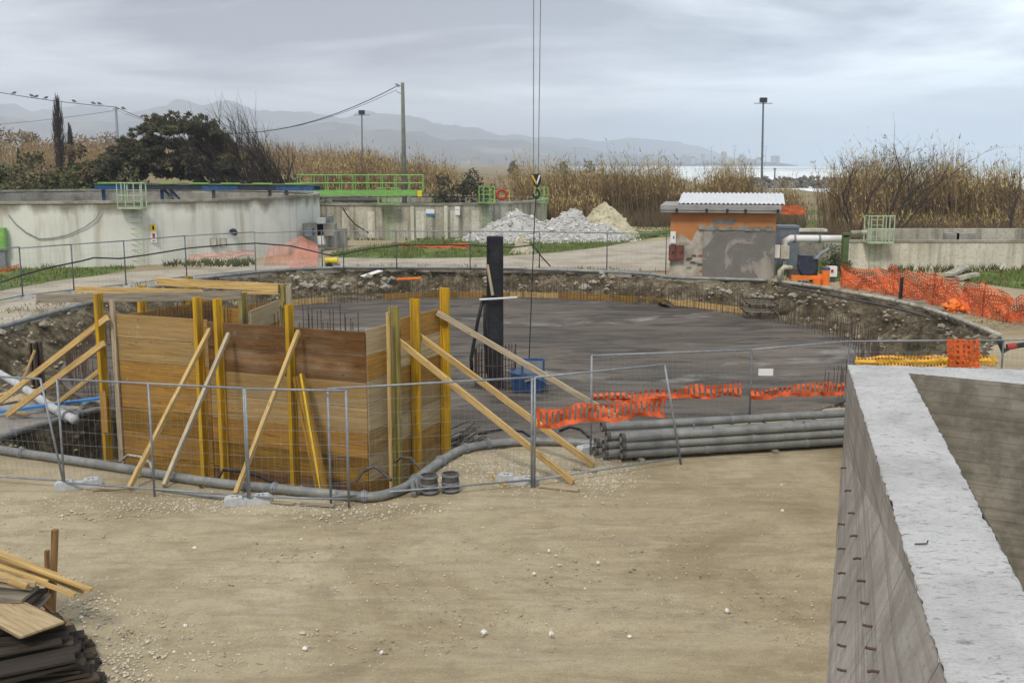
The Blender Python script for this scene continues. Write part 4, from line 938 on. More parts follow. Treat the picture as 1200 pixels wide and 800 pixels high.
    for (x0, x1, y0, y1, Y, mt) in ((352, 392, 262, 276, 70, 'rough_wall'), (383, 405, 268, 290, 73, 'rough_wall'), (384, 389, 253, 290, 71, 'galv_dull'), (358, 366, 267, 277, 69, 'grey_blue'), (372, 380, 256, 286, 70, 'white_paint')):
        a = A(x0, y0, Y); b = A(x1, y1, Y); MB().box((a.x, Y - .2, max(0, b.z)), (b.x, Y + 1.0, a.z)).build('block', mt, t)
    # second tank wall hose
    m = MB(); m.tube([A(px, py, 79.6) for px, py in ((401,243),(408,254),(416,263),(424,268),(432,273))], 0.05, 5); tag(m.build('hose', 'black_rubber'), 'black hose hanging down the grey tank wall', 'hose')
    # low tank on the right
    a = P(990, 316); t = thing('settling_tank', (a.x + 12, a.y + 6, 0), 'low streaked concrete tank wall at the right before the reeds', 'tank')
    z1 = A(1100, 284, a.y).z; X0 = a.x; MB().box((X0, a.y, -0.2), (X0 + 40, a.y + 0.35, z1)).build('wall', 'tank_white', t)
    MB().box((X0 - .05, a.y - .05, z1), (X0 + 40, a.y + .4, z1 + .12)).build('rim', 'rim', t)
    MB().box((X0 + 2.2, a.y + 3.0, -0.2), (X0 + 40, a.y + 3.4, z1 + 0.55)).build('back_wall', 'tank_grey', t)
    MB().box((X0, a.y + .35, -0.2), (X0 + .35, a.y + 6, z1)).build('side_wall', 'tank_white', t)
    MB().box((X0 + .36, a.y + .36, 0), (X0 + 40, a.y + 2.99, z1 - .4)).build('water', 'tank_water', t)
    for px, w in ((1116, 10), (1128, 22)):
        q = A(px, 277, a.y + 1.2); MB().box((q.x - .4, q.y - .2, z1 - .4), (q.x + w*0.03, q.y + .3, z1 + .42)).build('rim_block', 'rough_wall', t)
    lx = A(1027, 280, a.y - .1); ladder(Vector((lx.x, a.y - 0.1, 0)), out, side, 0.05, 2.9, 0.62, 'weathered pale green ladder with hoop rails on the low right tank', (z1 + 0.05, 2.92), 0.68)
    # white pipe from the hut side to the tank, with the green bracket it enters
    Y = 55.6; t = thing('white_pipe', A(950, 281, Y) * 1, 'thick white pipe running from the hut to the low tank', 'pipe'); t.location = (14.5, Y, 0); WO[t.name] = Vector((14.5, Y, 0))
    L = [A(919, 304, Y), A(919, 289, Y), A(920, 282.5, Y), A(926, 279.5, Y), A(990, 280, Y)]; MB().tube(L, [0.17, 0.17, 0.18, 0.19, 0.19], 14).build('run', 'white_paint', t, smooth=True)
    for px in (931, 960, 988): q = A(px, 280, Y); MB().tube([q - Vector((.06,0,0)), q + Vector((.06,0,0))], 0.215, 14).build('collar', 'galv', t)
    q = A(919, 306, Y); MB().tube([q + Vector((0,0,-.25)), q], 0.13, 10).build('foot', 'galv', t)
    t = thing('green_support', (A(990, 318, 54.8).x, 54.8, 0), 'green steel frame at the end of the white pipe', 'frame'); x = A(990, 318, 54.8).x
    MB().bar((x - .05, 54.8, 0), (x - .05, 54.8, 2.05), 0.3, 0.3).build('post', 'green_dark', t); MB().bar((x - .2, 54.8, 2.05), (x + .75, 54.8, 2.12), 0.3, 0.2).build('arm', 'green_dark', t); MB().tube([(x + .2, 54.75, 2.15), (x + 1.0, 54.75, 2.2)], 0.13, 8).build('stub', 'tank_grey', t)

    # orange hut
    Y = 53.7; xl, xr = A(785, 325, Y).x, A(905, 325, Y).x; yb = Y + 4.6; t = thing('pump_hut', ((xl+xr)/2, Y, 0), 'small orange pump hut with peeling render and flat roof', 'hut'); ze = A(800, 249, Y).z
    MB().box((xl, Y, -0.1), (xr, yb, ze)).build('wall', 'hut_orange', t)
    m = MB(); x0 = A(824, 300, Y).x; zt = A(840, 266, Y).z; MB().box((x0, Y - .10, -0.05), (xr - .02, Y - .004, zt - .12)).build('patch_wall', 'hut_plaster', t)
    rg = random.Random(9); x = x0 - .25
    while x < xr - .15:
        w = rg.uniform(.14, .4); MB().box((x, Y - .13 - rg.uniform(0, .05), zt - rg.uniform(.12, .18)), (min(xr, x + w) - .01, Y - .003, zt + rg.uniform(-.03, .12))).build('broken_course', rg.choice(['rough_wall', 'hut_lime', 'lip', 'rough_wall']), t); x += w
    zl = A(800, 275, Y).z; m = MB(); 
    poly = [(xl, 0), (x0 - .01, 0), (x0 - .01, zt - .15), (x0 - .35, zt - .2), (x0 - .6, zl - .35), (x0 - .95, zl - .1), (x0 - 1.15, zl + .02), (x0 - 1.35, zl - .25), (xl, zl - .4)]
    n = len(poly); m.add([(p[0], Y - .03, p[1]) for p in poly] + [(p[0], Y - .003, p[1]) for p in poly], [tuple(range(n))] + [(i, i + n, (i+1) % n + n, (i+1) % n) for i in range(n)]); m.build('lime_patch', 'hut_lime', t)
    MB().box((A(836,257,Y).x, Y - .012, A(836,263,Y).z), (A(862,257,Y).x, Y - .003, A(836,256.5,Y).z)).build('bare_patch', 'rough_wall', t)
    for k in range(9):                                   # bricks showing where render fell off
        q = A(rg.uniform(806, 823), rg.uniform(288, 318), Y); MB().box((q.x - .12, Y - .05, q.z - .06), (q.x + .12, Y - .028, q.z + .06)).build('brick', rg.choice(['brick_red', 'rough_wall', 'sea_rock']), t)
    rx0, rx1 = A(777, 246, Y - .4).x, A(915, 246, Y - .4).x
    r = MB(); r.box((rx0, Y - .45, ze + .003), (rx1, yb + .3, ze + .14)); r = r.build('roof', 'grey_fascia', t)
    MB().box((rx0 - .03, Y - .50, ze + .13), (rx1 + .03, yb + .32, ze + .36)).build('fascia', 'grey_fascia', r)
    for px in (797, 832, 856, 877, 914): q = A(px, 246, Y - .8); MB().box((q.x - .06, Y - .53, ze + .02), (q.x + .06, Y - .455, ze + .20)).build('bracket', 'pile_black', r)
    # corrugated sheet
    m = MB(); sx0, sx1 = A(792, 239, Y + .6).x, A(915, 239, Y + .6).x; NR = 24; zf, zk = ze + .365, ze + .80; V = []
    for i in range(NR * 4 + 1):
        x = sx0 + (sx1 - sx0) * i / (NR * 4); hgt = 0.055 if i % 4 in (1, 2) else 0
        m.v += [Vector((x, Y + .4, zf + .03 + hgt)), Vector((x + .12, Y + 4.3, zk + .03 + hgt))]
    for i in range(NR * 4): m.f.append((2*i, 2*i+2, 2*i+3, 2*i+1))
    m.build('metal_sheet', 'white_sheet', t); 
    m = MB(); m.add([(sx0 + .05, Y + .5, zf), (sx1 - .05, Y + .5, zf), (sx1 - .05, Y + 4.2, zf), (sx0 + .05, Y + 4.2, zf), (sx0 + .05, Y + 4.2, zk), (sx1 - .05, Y + 4.2, zk)], [(0,1,5,4), (2,3,4,5), (0,4,3), (1,2,5), (3,2,1,0)]); m.build('sheet_support', 'grey_fascia', t)
    hut_pivot = Vector(((xl+xr)/2, Y, 0)); hut_turn = -0.19; turned = [t]
    # boxes on the hut
    for (px0, px1, y0, y1, mt, lab) in ((785, 792, 288, 306, 'box_red', 'narrow red box low on the hut wall'), (793, 802, 288, 305, 'box_red', 'brown red electric box low on the hut wall'), (787, 793, 272, 286, 'white_paint', 'small white meter box on the hut corner')):
        a = A(px0, y0, Y - .1); b = A(px1, y1, Y - .1); t = thing('electric_box', (a.x, Y, b.z), lab, 'box'); turned.append(t); MB().box((a.x, Y - .28, b.z), (b.x, Y - .034, a.z)).build('housing', mt, t); MB().box((a.x + .04, Y - .30, b.z + .05), (b.x - .04, Y - .281, a.z - .05)).build('door', mt, t); MB().box((b.x - .13, Y - .31, (a.z+b.z)/2 - .05), (b.x - .07, Y - .301, (a.z+b.z)/2 + .08)).build('latch', 'black_rubber', t)
    for (px0, px1, y0, y1, lab) in ((905, 913, 287, 302, 'white meter box beside the hut'), (915, 924, 288, 303, 'grey white meter box under the white pipe')):
        a = A(px0, y0, Y + .4); b = A(px1, y1, Y + .4); t = thing('meter_box', (a.x, Y + .4, 0), lab, 'box'); MB().box((a.x, Y + .3, b.z), (b.x, Y + .6, a.z)).build('housing', 'white_paint' if px0 < 910 else 'tank_white', t); MB().box((a.x + .15, Y + .4, 0), (a.x + .22, Y + .5, b.z)).build('post', 'galv_dull', t)
    rm = Matrix.Rotation(hut_turn, 3, 'Z')
    for o in turned: o.location = hut_pivot + rm @ (Vector(o.location) - hut_pivot); o.rotation_euler = (0, 0, hut_turn)
    a = A(911, 264, 60); b = A(933, 284, 60); t = thing('grey_bin', ((a.x+b.x)/2, 60, 0), 'grey blue plastic tank standing behind the hut', 'bin'); MB().box((a.x, 59.5, 0), (b.x, 60.6, a.z - .15)).build('body', 'grey_blue', t); MB().box((a.x - .05, 59.45, a.z - .15), (b.x + .05, 60.65, a.z)).build('lid', 'grey_blue', t)
    a = A(933, 268, 62); t = thing('stone_slab', (a.x + .8, 62, 0), 'low grey slab bench behind the white pipe', 'slab'); MB().box((a.x, 61.6, a.z - .15), (a.x + 1.7, 62.4, a.z)).build('top', 'tank_white', t); MB().box((a.x + .2, 61.8, 0), (a.x + 1.4, 62.2, a.z - .15)).build('base', 'rough_wall', t)
    # pump set with orange barrels
    Y = 50.6; t = thing('pump_set', (A(960, 330, Y).x, Y, 0), 'dark blue motor pump on an orange skid at the pit edge', 'pump'); zz = lambda px, py, yy=Y: A(px, py, yy)
    def bx(px0, px1, y0, y1, d0, d1, mt, nm): a = zz(px0, y0); b = zz(px1, y1); MB().box((a.x, Y + d0, max(0, b.z)), (b.x, Y + d1, a.z)).build(nm, mt, t)
    bx(926, 962, 322, 327, -.3, .6, 'orange_paint', 'skid'); bx(938, 951, 299, 322, -.2, .5, 'pump_blue', 'engine'); bx(951, 956, 303, 330, -.25, .3, 'black_rubber', 'radiator'); bx(924, 940, 315, 325, -.1, .3, 'pipe_rust', 'gearbox')
    a = zz(945, 312); MB().tube([a + Vector((0,-.3,0)), a + Vector((0,.2,0))], 0.42, 14).build('pump_casing', 'pump_blue', t)
    MB().tube([zz(913, 328), zz(914, 318), zz(919, 313), zz(928, 314)], 0.12, 8).build('suction_hose', 'tank_white', t, smooth=True)
    MB().tube([zz(952, 302), zz(957, 308), zz(958, 320), zz(955, 330), zz(951, 333)], 0.03, 5).build('fuel_line', 'yellow_paint', t)
    MB().tube([zz(956, 304), zz(962, 297), zz(972, 291)], 0.08, 7).build('exhaust', 'galv', t)
    for px, yt, yb2, Yb, cap, lab in ((967, 316, 334, 50.3, True, 'orange drum with a blue lid beside the pump'), (957, 326, 333, 50.2, False, 'short orange drum at the foot of the pump')):
        q = A(px, yb2, Yb); tp = A(px, yt, Yb).z; t2 = thing('drum', (q.x, Yb, 0), lab, 'drum'); MB().tube([(q.x, Yb, 0), (q.x, Yb, tp)], 0.19, 14).build('barrel', 'orange_paint', t2)
        for z in (tp*0.35, tp*0.7): MB().tube([(q.x, Yb, z - .02), (q.x, Yb, z + .02)], 0.2, 14).build('hoop', 'orange_paint', t2)
        if cap: MB().tube([(q.x, Yb, tp), (q.x, Yb, tp + .1)], 0.2, 14).build('lid', 'blue_paint', t2)
    a = A(971, 312, 51.5); b = A(980, 324, 51.5); t = thing('control_box', ((a.x+b.x)/2, 51.5, 0), 'white control box with an orange side behind the drum', 'box'); MB().box((a.x, 51.4, b.z), (b.x, 51.7, a.z)).build('housing', 'white_paint', t); MB().box((a.x - .1, 51.42, b.z), (a.x - .003, 51.7, a.z)).build('side', 'orange_paint', t); MB().box((a.x + .1, 51.38, b.z + .2), (a.x + .22, 51.399, b.z + .35)).build('switch', 'red_paint', t); MB().box((a.x + .05, 51.45, 0), (b.x - .05, 51.65, b.z)).build('foot', 'pipe_rust', t)
    rg = random.Random(31); X = A(978, 310, 53.5).x; t = thing('shrub', (X, 53.5, 0), 'dark leafy bush behind the pump by the green frame', 'shrub'); cs = [(X + rg.gauss(0, .35), 53.5 + rg.gauss(0, .3), rg.uniform(.3, 1.55), rg.uniform(.2, .4)) for _ in range(16)]; V, Fs, per = leaf_cloud(cs, 1300, 0.08, rg, (1,)); np_mesh('foliage', V, Fs, ['leaf_bush'], parent=t, origin=(X, 53.5, 0)); MB().tube([(X, 53.5, 0), (X, 53.5, 1.2)], .04, 5).build('stem', 'bark', t)
    # gravel heaps
    def heap(px, yt, Y, wpx, mat, stone, label, seed, n=1500, rr=(0.05, 0.16), flat=0.0):
        rg = random.Random(seed); X = (px - 600)/F*Y; top = A(px, yt, Y).z; w = wpx*Y/F/2; t = thing('gravel_heap', (X, Y, 0), label, 'gravel heap', 'heaps beyond the pit'); V = []; Fs = []; NA, NR2 = 64, 18
        def hz(u, a):
            x = math.cos(a)*u*w; base = max(0, 1.10 - math.sqrt(u*u*1.21 + 0.012)) * (1 - 0.12*u)
            return top * base * (1 + 0.30*fbm(X + x*0.8, math.sin(a)*u*w*0.8, seed)) - 0.03*u
        for k in range(NR2 + 1):
            u = k / NR2
            for i in range(NA):
                a = 2*math.pi*i/NA; wob = 1 + 0.22*fbm(math.cos(a)*1.5, math.sin(a)*1.5, seed + 5); x, y = math.cos(a)*u*w*wob, math.sin(a)*u*w*0.75*wob
                V.append((X + x, Y + y, hz(u, a) + 0.05*fbm(x*3, y*3, seed)))
        for k in range(NR2):
            for i in range(NA): j = (i+1) % NA; Fs.append((k*NA+i, (k+1)*NA+i, (k+1)*NA+j, k*NA+j))
        np_mesh('heap', V, Fs, mat, parent=t, origin=(X, Y, 0), smooth=True); m = MB()
        for k in range(n):
            u = math.sqrt(rg.random()) * 1.04; a = rg.uniform(0, 2*math.pi); wob = 1 + 0.22*fbm(math.cos(a)*1.5, math.sin(a)*1.5, seed + 5)
            m.rock((X + math.cos(a)*u*w*wob, Y + math.sin(a)*u*w*.75*wob, max(0, hz(min(u, 1), a)) + .02), rg.uniform(*rr) * rg.choice([.5, .7, 1, 1, 1.3]) * (1.7 if rg.random() < .05 else 1), rg)
        kind(m.build('stones', stone, t), 'stuff')
    heap(606, 249, 80, 150, 'stone_white', 'stone_chip', 'wide heap of pale crushed stone, the left one', 3, 1700)
    heap(668, 248.5, 80, 140, 'stone_white', 'stone_chip', 'heap of pale crushed stone in the middle of the three', 4, 1500)
    heap(708, 239, 84, 92, 'sand', 'sand', 'taller sandy yellow heap behind the grey stones', 5, 700, (0.04, 0.1))
    heap(612, 275, 68, 30, 'sand', 'pebble', 'small brown heap of earth on the grass', 6, 200, (0.03, 0.07))
    # poles and lamps
    def pole(px, yt, yb, Y, r, label, mat='tank_grey'):
        b = A(px, yb, Y); zt = A(px, yt, Y).z; zb = land_z(b.x, Y); t = thing('power_pole', (b.x, Y, zb), label, 'pole'); MB().tube([(b.x, Y, zb - .2), (b.x, Y, zt)], [r, r*0.6], 10).build('shaft', mat, t, smooth=True); return t, Vector((b.x, Y, zt))
    t, top1 = pole(473.5, 97, 200, 95, 0.24, 'tall concrete power pole behind the green walkway', 'pole_grey')
    for dz in (0.35, 1.0): MB().bar(top1 + Vector((0,0,-dz)), top1 + Vector((-.55,0,-dz + .25)), .06, .06).build('bracket', 'galv_dull', t)
    MB().tube([top1 + Vector((-.3,0,-.35)), top1 + Vector((-.6,0,-.1))], .07, 6).build('insulator', 'galv_dull', t)
    t, top2 = pole(139.5, 125, 190, 118, 0.2, 'thin power pole rising behind the shrubs on the left', 'galv_dull'); MB().bar(top2 + Vector((-.35,0,-.25)), top2 + Vector((.35,0,-.25)), .1, .1).build('crossarm', 'galv_dull', t)
    def wire(a, b, sag, r, label, n=24, end=None):
        pts = []
        for i in range(n + 1): f = i/n; p = a.lerp(b, f); p.z -= sag*4*f*(1-f); pts.append(p)
        m = MB(); m.tube(pts, r, 5, False); tag(m.build('overhead_wire', 'black_rubber'), label, 'wire'); return pts
    left = A(-120, 82, 112); w1 = wire(left, top2 + Vector((0,0,-.05)), 0.55, .035, 'thick overhead cable with birds, left of the thin pole'); w2 = wire(top2 + Vector((0,0,-.05)), top1 + Vector((-.5,0,-.3)), 3.4, .035, 'overhead cable with birds sagging between the two poles')
    wire(A(-120, 149, 150), top2 + Vector((0,0,-.4)), 0.6, .022, 'thin lower overhead wire left of the thin pole')
    wire(top2 + Vector((0,0,-.35)), top1 + Vector((-.5,0,-.6)), 3.1, .018, 'thin second wire sagging between the two poles')
    def on_wire(pts, px):
        for a, b in zip(pts, pts[1:]):
            xa, xb = 600 + a.x/a.y*F, 600 + b.x/b.y*F
            if min(xa, xb) <= px <= max(xa, xb): return a.lerp(b, (px - xa)/(xb - xa))
        return pts[0]
    bird0 = None
    for px in (2, 31, 50, 56, 67, 98, 120, 127, 154, 176, 186, 193, 199, 214, 227, 241, 257):
        q = on_wire(w1 if px < 139 else w2, px); lab = 'small grey bird perched on the overhead cable'
        if bird0 is None:
            bird0 = thing('bird', (0,0,0), lab, 'bird', 'birds on the overhead cable')
            m = MB(); m.tube([(-.30, 0, .10), (-.2, 0, .16), (-.05, 0, .21), (.09, 0, .27), (.17, 0, .31)], [.025, .07, .12, .11, .04], 8); m.build('body', 'bird_grey', bird0, smooth=True)
            m = MB(); m.tube([(.10, 0, .30), (.16, 0, .36), (.23, 0, .37), (.27, 0, .36)], [.05, .085, .065, .02], 7); m.build('head', 'bird_white', bird0, smooth=True)
            m = MB(); m.add([(-.28,-.04,.12),(-.28,.04,.12),(-.55,.06,.05),(-.55,-.06,.05),(-.28,-.04,.10),(-.28,.04,.10),(-.55,.06,.035),(-.55,-.06,.035)], [(0,1,2,3),(7,6,5,4),(0,3,7,4),(1,5,6,2),(2,6,7,3),(0,4,5,1)]); m.build('tail', 'bird_grey', bird0)
            for s in (-1, 1): MB().tube([(.02, s*.04, 0), (.0, s*.04, .14)], .012, 4).build('leg', 'bird_grey', bird0)
            o = bird0
        else: o = copy_tree(bird0)
        o.location = q + Vector((0, 0, .03)); o.rotation_euler = (0, 0, rnd.choice([0.3, -0.4, 2.7, 3.4])); o['label'] = lab
    for px, yt, yb, Y, lab, w in ((424, 134, 190, 118, 'slim floodlight mast behind the reeds in the middle', .1), (893, 120, 226, 102, 'tall floodlight mast behind the hut', .11)):
        b = A(px, yb, Y); zt = A(px, yt, Y).z; zb = land_z(b.x, Y); tx = A(px + (1.5 if px == 893 else 0), yt, Y).x; t = thing('light_mast', (b.x, Y, zb), lab, 'lamp')
        MB().tube([(b.x, Y, zb), (tx, Y, zt)], [w*1.15, w*.75], 8).build('mast', 'galv_dull' if px != 893 else 'grey_blue', t); MB().bar((tx - .85, Y, zt - .1), (tx + .85, Y, zt - .1), .08, .07).build('crossbar', 'galv_dull', t); MB().box((tx - .32, Y - .2, zt - .02), (tx + .32, Y + .2, zt + .42)).build('floodlight', 'pump_blue', t)
    b = A(907, 226, 88); t = thing('thin_post', (b.x, 88, 0), 'thin pale post behind the hut roof', 'post'); MB().tube([(b.x, 88, 0), (b.x, 88, A(907, 198, 88).z)], .06, 6).build('shaft', 'galv_dull', t); MB().box((b.x - .1, 87.95, A(907, 199, 88).z), (b.x + .1, 88.05, A(907, 197, 88).z)).build('cap', 'galv_dull', t)
    # orange mesh far fence behind the hut
build_works()

# ------------------------------------------------------------------ cast concrete basin at the right
def build_basin():
    ZT = 2.04; zb = -1.6
    T0 = P(993, 427, ZT); T1_ = P(1110, 800, ZT); d = (T1_ - T0).normalized(); Tn = T0 + d * 17.0
    I0 = P(1065, 437, ZT); I1 = P(1200, 690, ZT); di = (I1 - I0).normalized(); In = I0 + di * 17.0
    E0 = P(1200, 432.5, ZT); de = (E0 - T0).normalized(); E1 = T0 + de * 9; J0 = P(1200, 450, ZT); dj = (J0 - I0).normalized(); J1 = I0 + dj * 8
    t = thing('concrete_basin', (T0.x + .5, T0.y - 5, 0), 'big cast concrete basin wall with rough white top at the right', 'basin')
    g = lambda p, z: Vector((p.x, p.y, z))
    # long wall: outer face in two planes, upper lift and battered lower lift
    B0 = P(985, 556); Bq = P(968, 800); db = (Bq - B0).normalized(); Bn = B0 + db * 16.5
    n = 60; m = MB(); lo = MB(); rg = random.Random(2)
    def outer(f): return T0 + d * (17.0 * f)
    def ridge_z(f): return max(0.45, min(2.0, 0.45 + (17.0 * f) * 0.142))
    for i in range(n + 1):
        f = i / n; p = outer(f); q = I0 + di * (17.0 * f); zr = ridge_z(f)
        m.v += [g(p, ZT), g(p, zr), g(q, ZT), g(q, zb)]
        b = B0 + db * (16.5 * f); lo.v += [g(p - d.cross(Vector((0,0,1))) * 0.0, zr), b]
    for i in range(n):
        a = 4*i; m.f += [(a, a+1, a+5, a+4), (a+2, a+6, a+7, a+3)]
        b = 2*i; lo.f += [(b, b+1, b+3, b+2)]
    m.build('wall_face', 'cast_wall', t)
    w = lo.build('battered_face', 'cast_wall', t)
    # cross wall
    m = MB(); m.quad(g(T0, ZT), g(E1, ZT), g(E1, 0), g(T0, 0)); m.build('back_face', 'cast_wall', t)
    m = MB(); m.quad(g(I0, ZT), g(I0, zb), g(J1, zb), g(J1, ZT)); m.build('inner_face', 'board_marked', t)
    m = MB(); m.quad(g(I0, ZT), g(In, ZT), g(In, zb), g(I0, zb)); 
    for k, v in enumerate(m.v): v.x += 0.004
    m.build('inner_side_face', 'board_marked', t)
    m = MB(); m.add([g(T0, 0), g(T0, .45), B0 + Vector((0,0,0))], [(0,1,2)]); m.build('end_face', 'cast_wall', t)
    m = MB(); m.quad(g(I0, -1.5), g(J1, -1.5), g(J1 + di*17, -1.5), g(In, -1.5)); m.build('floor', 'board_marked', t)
    # rough top skin, a subdivided strip with uneven edges
    def top_strip(a0, a1, b0, b1, name, nn, mm):
        V = []; Fs = []; rg = random.Random(8)
        for i in range(nn + 1):
            fa = a0.lerp(a1, i/nn); fb = b0.lerp(b1, i/nn)
            for j in range(mm + 1):
                p = fa.lerp(fb, j/mm); ed = j in (0, mm)
                z = ZT + 0.004 + 0.012*fbm(p.x*5, p.y*9, 1) + (0 if not ed else -0.008 - 0.03*max(0, fbm(p.x*6, p.y*6, 4)))
                off = (0.022*fbm(p.x*7, p.y*7, 9) + (0.05*max(0, fbm(p.x*2.3, p.y*2.3, 15) - .35)) * (1 if j == 0 else -1)) if ed else 0
                V.append((p.x + off, p.y, z))
        for i in range(nn):
            for j in range(mm): a = i*(mm+1)+j; Fs.append((a, a+1, a+mm+2, a+mm+1))
        np_mesh(name, V, Fs, 'laitance', parent=t, origin=WO[t.name])
    top_strip(T0, Tn, I0, In, 'top', 300, 24)
    top_strip(E1, T0, J1, I0, 'cross_top', 150, 20)
    # form ties sticking out of the lower lift
    rg = random.Random(4); nrm = Vector((db.y, -db.x, 0)).normalized()
    if nrm.x > 0: nrm = -nrm
    for row, (px0, py0, px1, py1, cnt) in enumerate(((990, 535, 1031, 800, 10), (990, 600, 993, 800, 7))):
        for k in range(cnt):
            f = (k + 0.5) / cnt; px = px0 + (px1 - px0) * f; py = py0 + (py1 - py0) * f
            if row == 0: px = np.interp(py, [530,560,600,640,665,700,740,800], [988,995,1002,1007,1012,1018,1024,1032]) 
            # where the ray meets the battered face: march
            dr = ray(px, py); best = None
            for s in range(400):
                tt = 6 + s * 0.04; q = Vector((0,0,H)) + dr * tt; fy = (B0.y - q.y) / (-db.y * 16.5) if db.y else 0; fy = max(0, min(1, fy)); b = B0 + db*(16.5*fy); o = outer(min(1, max(0, (T0.y - q.y)/(-d.y*17.0)))); zr = ridge_z(min(1, max(0, (T0.y - q.y)/(-d.y*17.0))))
                fz = max(0, min(1, q.z / zr)); xs = b.x + (o.x - b.x) * fz
                if q.x > xs: best = q; break
            if best is None: continue
            m = MB(); m.tube([best - nrm*0.02, best + nrm*0.06, best + nrm*0.10 + Vector((0,0,rg.uniform(-.02,.015)))], 0.016, 6); m.build('form_tie', 'rebar', t)
    # bent bar left on top
    q = P(1072, 637, ZT + .02); m = MB(); m.tube([q, q + Vector((.12, .01, 0)), q + Vector((.135, .02, .03))], .008, 5); tag(m.build('bent_bar', 'rebar'), 'short rusty bent bar lying on the white wall top', 'bar')
build_basin()

# ------------------------------------------------------------------ timber formwork
ZF = 2.6
FA, FB, FC = P(130, 366, ZF), P(428, 385, ZF), P(516, 362, ZF)
def build_formwork():
    u = (FB - FA); LU = u.length; u.normalize(); v = (FC - FB); LV = v.length; v.normalize(); nU = Vector((u.y, -u.x, 0)); nV = Vector((v.y, -v.x, 0))
    if nU.y > 0: nU = -nU
    if nV.x < 0: nV = -nV
    base = FB + Vector((0, 0, -1.05 - ZF)); t = thing('formwork', base, 'tall timber formwork box with yellow girders and slanting props', 'formwork'); up = Vector((0, 0, 1))
    # front face boards: two bays, half-metre boards
    def face(a, b, dz, mats, nrm, rows=7, hgt=0.5):
        for r in range(rows):
            z1 = dz - r*hgt; z0 = z1 - hgt + 0.012; zc = (z0 + z1)/2; jit = rnd.uniform(-.014, .014)
            beam('board', Vector((a.x, a.y, zc)) + nrm*jit, Vector((b.x, b.y, zc)) + nrm*jit, 0.027, z1 - z0, mats[r % len(mats)], t)
    mid = FA + u * (LU * 0.405); gap = u * 0.004
    face(FA - u*0.0, mid - gap, ZF - 0.02, ['ply_tan', 'ply_tan', 'ply_honey', 'ply_honey', 'ply_mustard', 'ply_honey', 'ply_mustard'], nU)
    face(mid + gap, FB - u*0.002, ZF - 0.06, ['ply_brown', 'ply_brown', 'ply_tan', 'ply_tan', 'ply_honey', 'ply_mustard', 'ply_brown'], nU)
    m2 = FB + v * (LV * 0.42)
    face(FB + v*0.03, m2 - v*0.004, ZF - 0.03, ['ply_pale', 'ply_honey', 'ply_pale', 'ply_pale', 'ply_tan', 'ply_pale', 'ply_honey'], nV)
    face(m2 + v*0.004, FC, ZF + 0.02, ['ply_honey', 'ply_pale', 'ply_honey', 'ply_tan', 'ply_pale', 'ply_honey', 'ply_tan'], nV)
    FD = FA + v * 3.3
    face(FA + v*0.05, FD, ZF - 0.1, ['ply_honey', 'ply_honey', 'ply_tan', 'ply_honey', 'ply_tan', 'ply_tan', 'ply_tan'], u)
    a, b = P(293, 364, 2.45), P(327, 351, 2.45); face(a, b, 2.45, ['ply_pale', 'ply_honey', 'ply_tan', 'ply_tan', 'ply_tan', 'ply_tan', 'ply_tan'], u)
    face(FD, FD + u * 0.9, ZF - 0.3, ['ply_honey', 'ply_tan', 'ply_honey', 'ply_tan', 'ply_tan', 'ply_tan', 'ply_tan'], nU)
    # girders, front
    def girder(px, ytop, base_a, direc, nrm, mat='beam_yellow', off=0.125):
        # point along the face seen at this pixel column
        rr = ray(px, 420); best = min((abs((base_a + direc*s).x / (base_a + direc*s).y - rr.x/rr.y), s) for s in np.linspace(-0.2, 7, 721))[1]
        q = base_a + direc*best + nrm*off; zt = A(px, ytop, q.y).z
        ibeam('girder', Vector((q.x, q.y, -1.02)), Vector((q.x, q.y, zt)), nrm, mat, t); return q, zt
    for px, yt, mt in ((124, 344, 'beam_yellow'), (239, 348, 'beam_yellow'), (262, 350, 'beam_yellow'), (345, 357, 'beam_yellow')): girder(px, yt, FA, u, nU, mt)
    for px, yt, mt in ((456, 359, 'beam_olive'), (481, 350, 'beam_yellow'), (516, 337, 'beam_yellow')): girder(px, yt, FB, v, nV, mt)
    q = FA + u*0.10 + nU*0.06; beam('corner_stud', Vector((q.x, q.y, -1)), Vector((q.x, q.y, ZF + .28)), 0.12, 0.05, 'pine_grey', t, up=nU)
    q = P(131, 470, 0.7); 
    for z0, z1 in ((0.05, 0.95),): q = FA - u*0.12 + nU*0.25; beam('cleat', Vector((q.x, q.y, z0)), Vector((q.x, q.y, z1)), 0.16, 0.03, 'ply_honey', t, up=nU)
    q = FB + v*0.42 + nV*0.16; q2 = q + v*0.15; beam('stud', Vector((q2.x, q2.y, -1)), Vector((q2.x, q2.y, 2.85)), 0.05, 0.06, 'pine', t, up=nV)
    # girders behind
    for px, yt, Y, mt in ((165, 335, 26.2, 'beam_yellow'), (221, 324, 27.2, 'beam_yellow'), (284, 343, 24.2, 'beam_olive'), (333, 333, 26.4, 'beam_olive')):
        q = A(px, yt, Y); ibeam('girder', Vector((q.x, q.y, -1.02)), q, nU, mt, t, w=0.12 if px == 333 else 0.1, d=0.22)
    q = A(338, 335, 26.3); beam('stud', Vector((q.x, q.y, -1)), q, 0.14, 0.06, 'pine_grey', t, up=nU)
    # planks across the top
    beam('top_plank', A(43, 350, 24.0), A(283, 346, 23.4), 0.05, 0.2, 'old_grey_wood', t)
    beam('top_plank', A(88, 339, 24.6), A(238, 342.5, 25.2), 0.05, 0.14, 'pine', t)
    beam('top_plank', A(184, 330, 26.8), A(326, 337, 26.2), 0.05, 0.2, 'pine', t)
    beam('top_plank', A(150, 344, 25.3), A(326, 343, 25.9), 0.05, 0.08, 'pine', t)
    # props
    def prop(p0, p1, w, h, mat): return beam('prop', p0, p1, w, h, mat, t)
